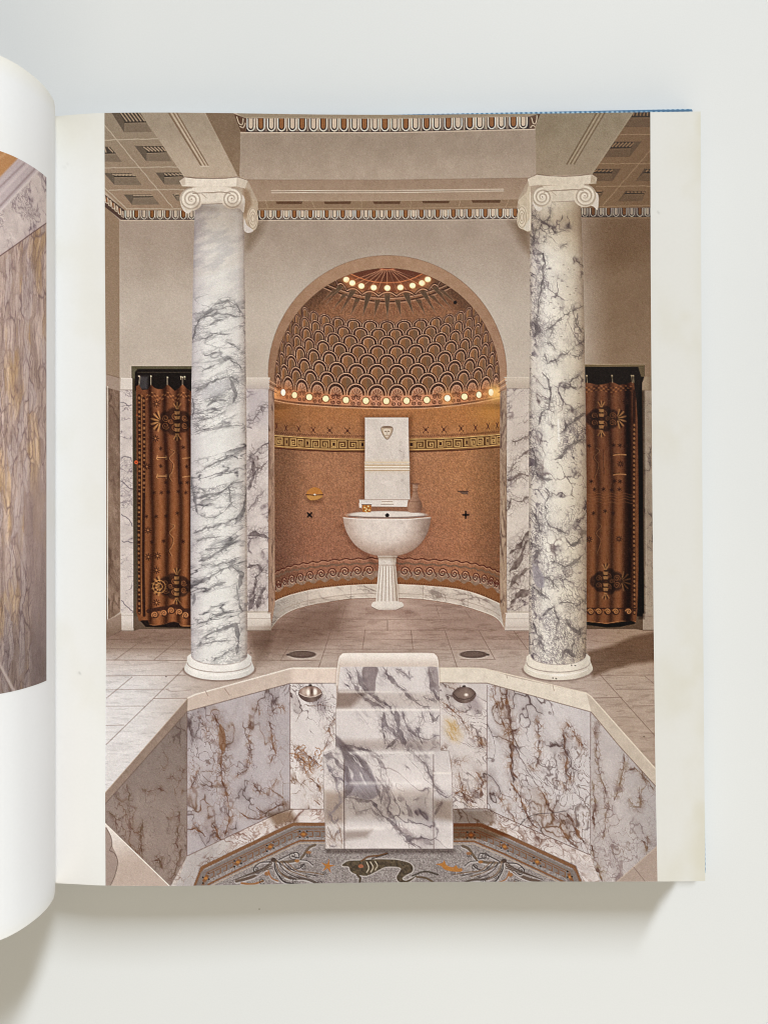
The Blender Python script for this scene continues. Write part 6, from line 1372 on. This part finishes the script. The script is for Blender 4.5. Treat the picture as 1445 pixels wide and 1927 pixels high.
TOP = [(96, 219.6), (104.6, 219), (150, 215), (197, 212.6), (300, 211.8), (440, 213), (600, 215.4), (740, 216), (850, 215.4), (1030, 213.8), (1190, 211.6), (1317.5, 209.8), (1340, 209.5)]
BOT = [(96, 1661.8), (104.6, 1662), (150, 1664.2), (199, 1666.4), (320, 1667), (460, 1665), (600, 1662.2), (770, 1660), (1000, 1659), (1236, 1658.8), (1326, 1658), (1340, 1658)]
TOPS = smooth(TOP, 8); BOTS = smooth(BOT, 8)
ytop = lambda x: np.interp(x, TOPS[:, 0], TOPS[:, 1]); ybot = lambda x: np.interp(x, BOTS[:, 0], BOTS[:, 1])
# height of the page across its width: the sheet is one size, so where it looks taller it is nearer the lens
def page_z(x):
    z = PAGE_Z + CAM_D * (1 - 1447.0 / (ybot(x) - ytop(x)))
    return z - 0.0045 * np.clip((106 - x) / 10, 0, 1) ** 1.5

def sheet_grid(xl, xr, nx, ny, lift):
    """grid of page points; xl, xr: left and right edge as functions of y (photograph pixels)"""
    v = np.linspace(0, 1, ny)[:, None]; u = np.linspace(0, 1, nx)[None, :]
    yy = 210 + v * 1452
    X = xl(yy) + (xr(yy) - xl(yy)) * u
    Y = ytop(X) + (ybot(X) - ytop(X)) * v
    Z = page_z(X) + lift
    k = (CAM_Z - Z) / FPX
    co = np.stack([(X - CX) * k, -(Y - CY) * k, Z], -1)
    return X, Y, co

edge_r = lambda y: np.interp(y, [200, 210, 700, 1200, 1450, 1660], [1317.4, 1317.5, 1319.5, 1322.5, 1324.6, 1326.2])
X, Y, co = sheet_grid(lambda y: 97 + 0 * y, edge_r, 320, 300, 0.0)
page = mesh_object("page", co.reshape(-1, 3), grid_faces(300, 320), MAT_PAPER, book)
page["label"] = "flat right-hand page with creamy margins"
tone = np.broadcast_to(np.array((229, 229, 228.0)), X.shape + (3,)).copy()
st = sstep(0.42, 0.75, fbm(X / 90, Y / 120, 5, 4))
st = st * (0.4 + 0.6 * sstep(1200, 1320, X)) + 0.35 * np.exp(-((1320 - X) / 16.0) ** 2) * (0.4 + vn(Y / 60, X * 0, 4)) + 0.9 * sstep(420, 230, Y) * sstep(1220, 1310, X) * fbm(X / 60, Y / 60, 9, 2)
st += 0.5 * sstep(360, 250, Y) * sstep(220, 120, X)
tone -= (sstep(1100, 1240, X))[..., None] * np.array((6, 6, 7.0))
tone -= np.clip(st, 0, 1.4)[..., None] * np.array((6, 8, 15.0))
tone -= (0.6 * sstep(900, 1600, Y) * sstep(220, 110, X))[..., None] * np.array((0, 4, 6.0))
for x, y, r in ((122, 316, 1.4), (129, 310, 1.1), (1239, 400, 1.2), (150, 1267, 1.6)):
    tone -= (np.exp(-((X - x) ** 2 + (Y - y) ** 2) / (2.2 * r * r)) * 32)[..., None]
set_colours(page, "paper_tone", tone)

pr_l = lambda y: np.interp(y, [200, 212, 480, 700, 1000, 1160, 1320, 1500, 1666], [197.2, 197.2, 198, 199.6, 200.6, 200.4, 199.4, 198.6, 199.3])
pr_r = lambda y: np.interp(y, [200, 211, 500, 700, 950, 1180, 1420, 1660], [1222.9, 1223, 1223.6, 1225, 1227, 1229.2, 1232, 1236.4])
NX, NY = 800, 1120
X, Y, co = sheet_grid(pr_l, pr_r, NX, NY, 0.00006)
S = Sheet(X, Y)
paint_bath(S)
finish_print(S, 1)
pic = mesh_object("printed_photograph", co.reshape(-1, 3), grid_faces(NY, NX), MAT_INK, page)
set_colours(pic, "ink", S.img)
pic["label"] = "large colour photograph of marble columns, a mosaic niche with a basin and a sunken bath"

# the leaves beneath the page, each a thin sheet, trimmed a little unevenly
def page_stack(name, n, z0):
    rs = np.random.RandomState(4)
    xs = np.concatenate([np.linspace(98, 330, 9), np.linspace(420, 1300, 8)])
    V, F = [], []
    for q in range(n):
        t = (q + 1) / n
        jr, jt, jb = rs.normal(0, 0.00022, 3)
        ring = []
        for x in list(xs) + [None]:
            px = x if x is not None else 1317.0
            zt = page_z(px) * (1 - t) + z0 * t - 0.00012 if q else page_z(px) - 0.00012
            zt = max(zt, z0 + 0.0001)
            zp = page_z(px); k = (CAM_Z - zp) / FPX
            wx = (px - CX) * k - 0.0006 + (jr if x is None else 0) + 0.0085 * t * np.clip((px - 200) / 1100, 0, 1)
            yt = -(ytop(px) - CY) * k - 0.0006 + jt; yb = -(ybot(px) - CY) * k + 0.0006 + jb
            th = 0.82 * (page_z(px) - z0) / n
            ring.append([(wx, yt, zt), (wx, yb, zt), (wx, yt, zt - th), (wx, yb, zt - th)])
        b = len(V)
        for r in ring: V.extend(r)
        m = len(ring)
        for i in range(m - 1):
            a, c = b + 4 * i, b + 4 * (i + 1)
            F += [(a, a + 1, c + 1, c), (a + 2, c + 2, c + 3, a + 3), (a, c, c + 2, a + 2), (a + 1, a + 3, c + 3, c + 1)]
        e = b + 4 * (m - 1)
        F += [(e, e + 1, e + 3, e + 2), (b, b + 2, b + 3, b + 1)]
    return mesh_object(name, V, F, MAT_EDGE, book, smooth=False)
BOARD = 0.0048
stack = page_stack("page_block", 44, BOARD + 0.0002)
stack["kind"] = "stuff"

# back board, front board and spine in blue cloth
kc = (CAM_Z - BOARD) / FPX
bx1 = [(1303.5 - CX) * kc, (1328.5 - CX) * kc]; by = [-(203.2 - CY) * kc, -(1645.5 - CY) * kc]
def board(name, P, z0, z1):
    """cloth-covered board over a quadrilateral outline, edges slightly rounded"""
    v = [(x, y, z0) for x, y in P] + [(x, y, z1) for x, y in P]
    f = [(0, 3, 2, 1), (4, 5, 6, 7), (0, 1, 5, 4), (1, 2, 6, 5), (2, 3, 7, 6), (3, 0, 4, 7)]
    ob = mesh_object(name, v, f, MAT_CLOTH, book, smooth=False)
    md = ob.modifiers.new("bevel", 'BEVEL'); md.width = 0.0009; md.segments = 3
    return ob
back = board("back_cover", [(-0.136, by[1] - 0.0005), (bx1[1], by[1]), (bx1[0], by[0]), (-0.136, by[0] - 0.0052)], 0.0001, BOARD)
front = board("front_cover", [(-0.425, -0.156), (-0.150, -0.156), (-0.150, 0.1675), (-0.425, 0.1675)], 0.0001, BOARD)
spine = board("spine", [(-0.1495, -0.156), (-0.1365, -0.156), (-0.1365, 0.1675), (-0.1495, 0.1675)], 0.0001, 0.0028)

# ------------------------------------------------------------------ the curling left-hand leaves
prof = np.array([(-132.6, -5.0), (-132.3, -2.0), (-131.8, 0.2), (-129.7, 5.1), (-128.2, 9.0), (-127.2, 12.8), (-126.7, 19.4), (-127.5, 26.4), (-129.9, 34.0), (-133.6, 39.6), (-139.5, 44.5), (-148, 48.3), (-160, 50.2), (-176, 49.0), (-200, 43.0), (-235, 31.0), (-275, 17.0), (-315, 6.5), (-352, 0.5), (-385, -2.5)]) / 1000.0
prof = smooth(prof, 14)
prof[:, 1] += PAGE_Z
arc = np.concatenate([[0], np.cumsum(np.hypot(*np.diff(prof, axis=0).T))])
Y_TOP = (CY - 219) * CAM_D / FPX; Y_BOT = (CY - 1662) * CAM_D / FPX
def leaf_pts(s, lift=0.0):
    x = np.interp(s, arc, prof[:, 0]); z = np.interp(s, arc, prof[:, 1])
    d = 1e-4
    tx = np.interp(s + d, arc, prof[:, 0]) - np.interp(s - d, arc, prof[:, 0]); tz = np.interp(s + d, arc, prof[:, 1]) - np.interp(s - d, arc, prof[:, 1])
    L = np.hypot(tx, tz) + 1e-12
    return x + lift * tz / L, z - lift * tx / L
def leaf_grid(s, y, lift):
    lx, lz = leaf_pts(s, lift)
    co = np.stack(np.broadcast_arrays(lx[None, :], y[:, None], lz[None, :]), -1)
    k = FPX / (CAM_Z - co[..., 2])
    return CX + co[..., 0] * k, CY - co[..., 1] * k, co
s_all = np.concatenate([np.linspace(0, 0.06, 70), np.linspace(0.063, arc[-1], 60)])
X, Y, co = leaf_grid(s_all, np.linspace(Y_TOP, Y_BOT, 90), 0.0)
leaf = mesh_object("page", co.reshape(-1, 3), grid_faces(90, len(s_all), True), MAT_PAPER, book)
leaf["label"] = "left-hand page standing up from the gutter and curling away"
tone = np.broadcast_to(np.array((229, 231, 234.0)), X.shape + (3,)).copy()
tone -= (sstep(0.5, 0.8, fbm(co[..., 0] * 30, co[..., 1] * 30, 33, 3)) * 1.0)[..., None] * np.array((2, 3, 6.0))
tone -= (np.exp(-((Y_TOP - co[..., 1]) / 0.004) ** 2) + np.exp(-((co[..., 1] - Y_BOT) / 0.003) ** 2) * 0.6)[..., None] * np.array((1, 4, 13.0))
set_colours(leaf, "paper_tone", tone)
# its printed picture
zz = prof[:, 1] - PAGE_Z; i_up = int(np.argmax(zz)); s0 = float(np.interp(0.0193, zz[:i_up], arc[:i_up]))
s_pr = np.concatenate([np.linspace(s0, s0 + 0.034, 150), np.linspace(s0 + 0.035, arc[-1] - 0.03, 50)])
X, Y, co = leaf_grid(s_pr, np.linspace(0.1257, -0.0633, 760), 0.00006)
# beyond the frame the picture goes on along the leaf
xs = X[0].copy(); j = 120
xs[j:] = xs[j] - (s_pr[j:] - s_pr[j]) * 4400
Xp = np.broadcast_to(xs, X.shape)[:, ::-1]; Yp = (CY - co[..., 1] * FPX / 0.2700)[:, ::-1]
near = co[..., 2][:, ::-1]
Yp = CY - co[..., 1][:, ::-1] * FPX / np.maximum(CAM_Z - near, 0.2575)
SL = Sheet(Xp, Yp)
paint_left(SL)
pic2 = mesh_object("printed_photograph", co.reshape(-1, 3), grid_faces(co.shape[0], co.shape[1], True), MAT_INK, leaf)
set_colours(pic2, "ink", SL.img[:, ::-1])
pic2["label"] = "colour photograph of a veined pink and brown marble wall"
# the leaves behind it, one thick curling bundle
sb = np.linspace(0.002, arc[-1], 70)
ox, oz = leaf_pts(sb, -0.0002)
th = 0.0002 + 0.0055 * sstep(0.0, 0.03, sb)
ix, iz = leaf_pts(sb, 0.0); nx_, nz_ = leaf_pts(sb, -1.0)
ix = ix + (nx_ - ix) * th; iz = np.maximum(iz + (nz_ - iz) * th, BOARD + 0.0003); oz = np.maximum(oz, iz + 0.0002)
V, F = [], []
for a, b, c, d in zip(ox, oz, ix, iz):
    V += [(a, Y_TOP - 0.0006, b), (a, Y_BOT + 0.0006, b), (c, Y_TOP - 0.0006, d), (c, Y_BOT + 0.0006, d)]
for i in range(len(sb) - 1):
    a, c = 4 * i, 4 * i + 4
    F += [(a, c, c + 1, a + 1), (a + 2, a + 3, c + 3, c + 2), (a, a + 2, c + 2, c), (a + 1, c + 1, c + 3, a + 3)]
e = 4 * (len(sb) - 1)
F += [(e, e + 2, e + 3, e + 1), (0, 1, 3, 2)]
bundle = mesh_object("page_block", V, F, MAT_EDGE, book, smooth=True)
bundle["kind"] = "stuff"
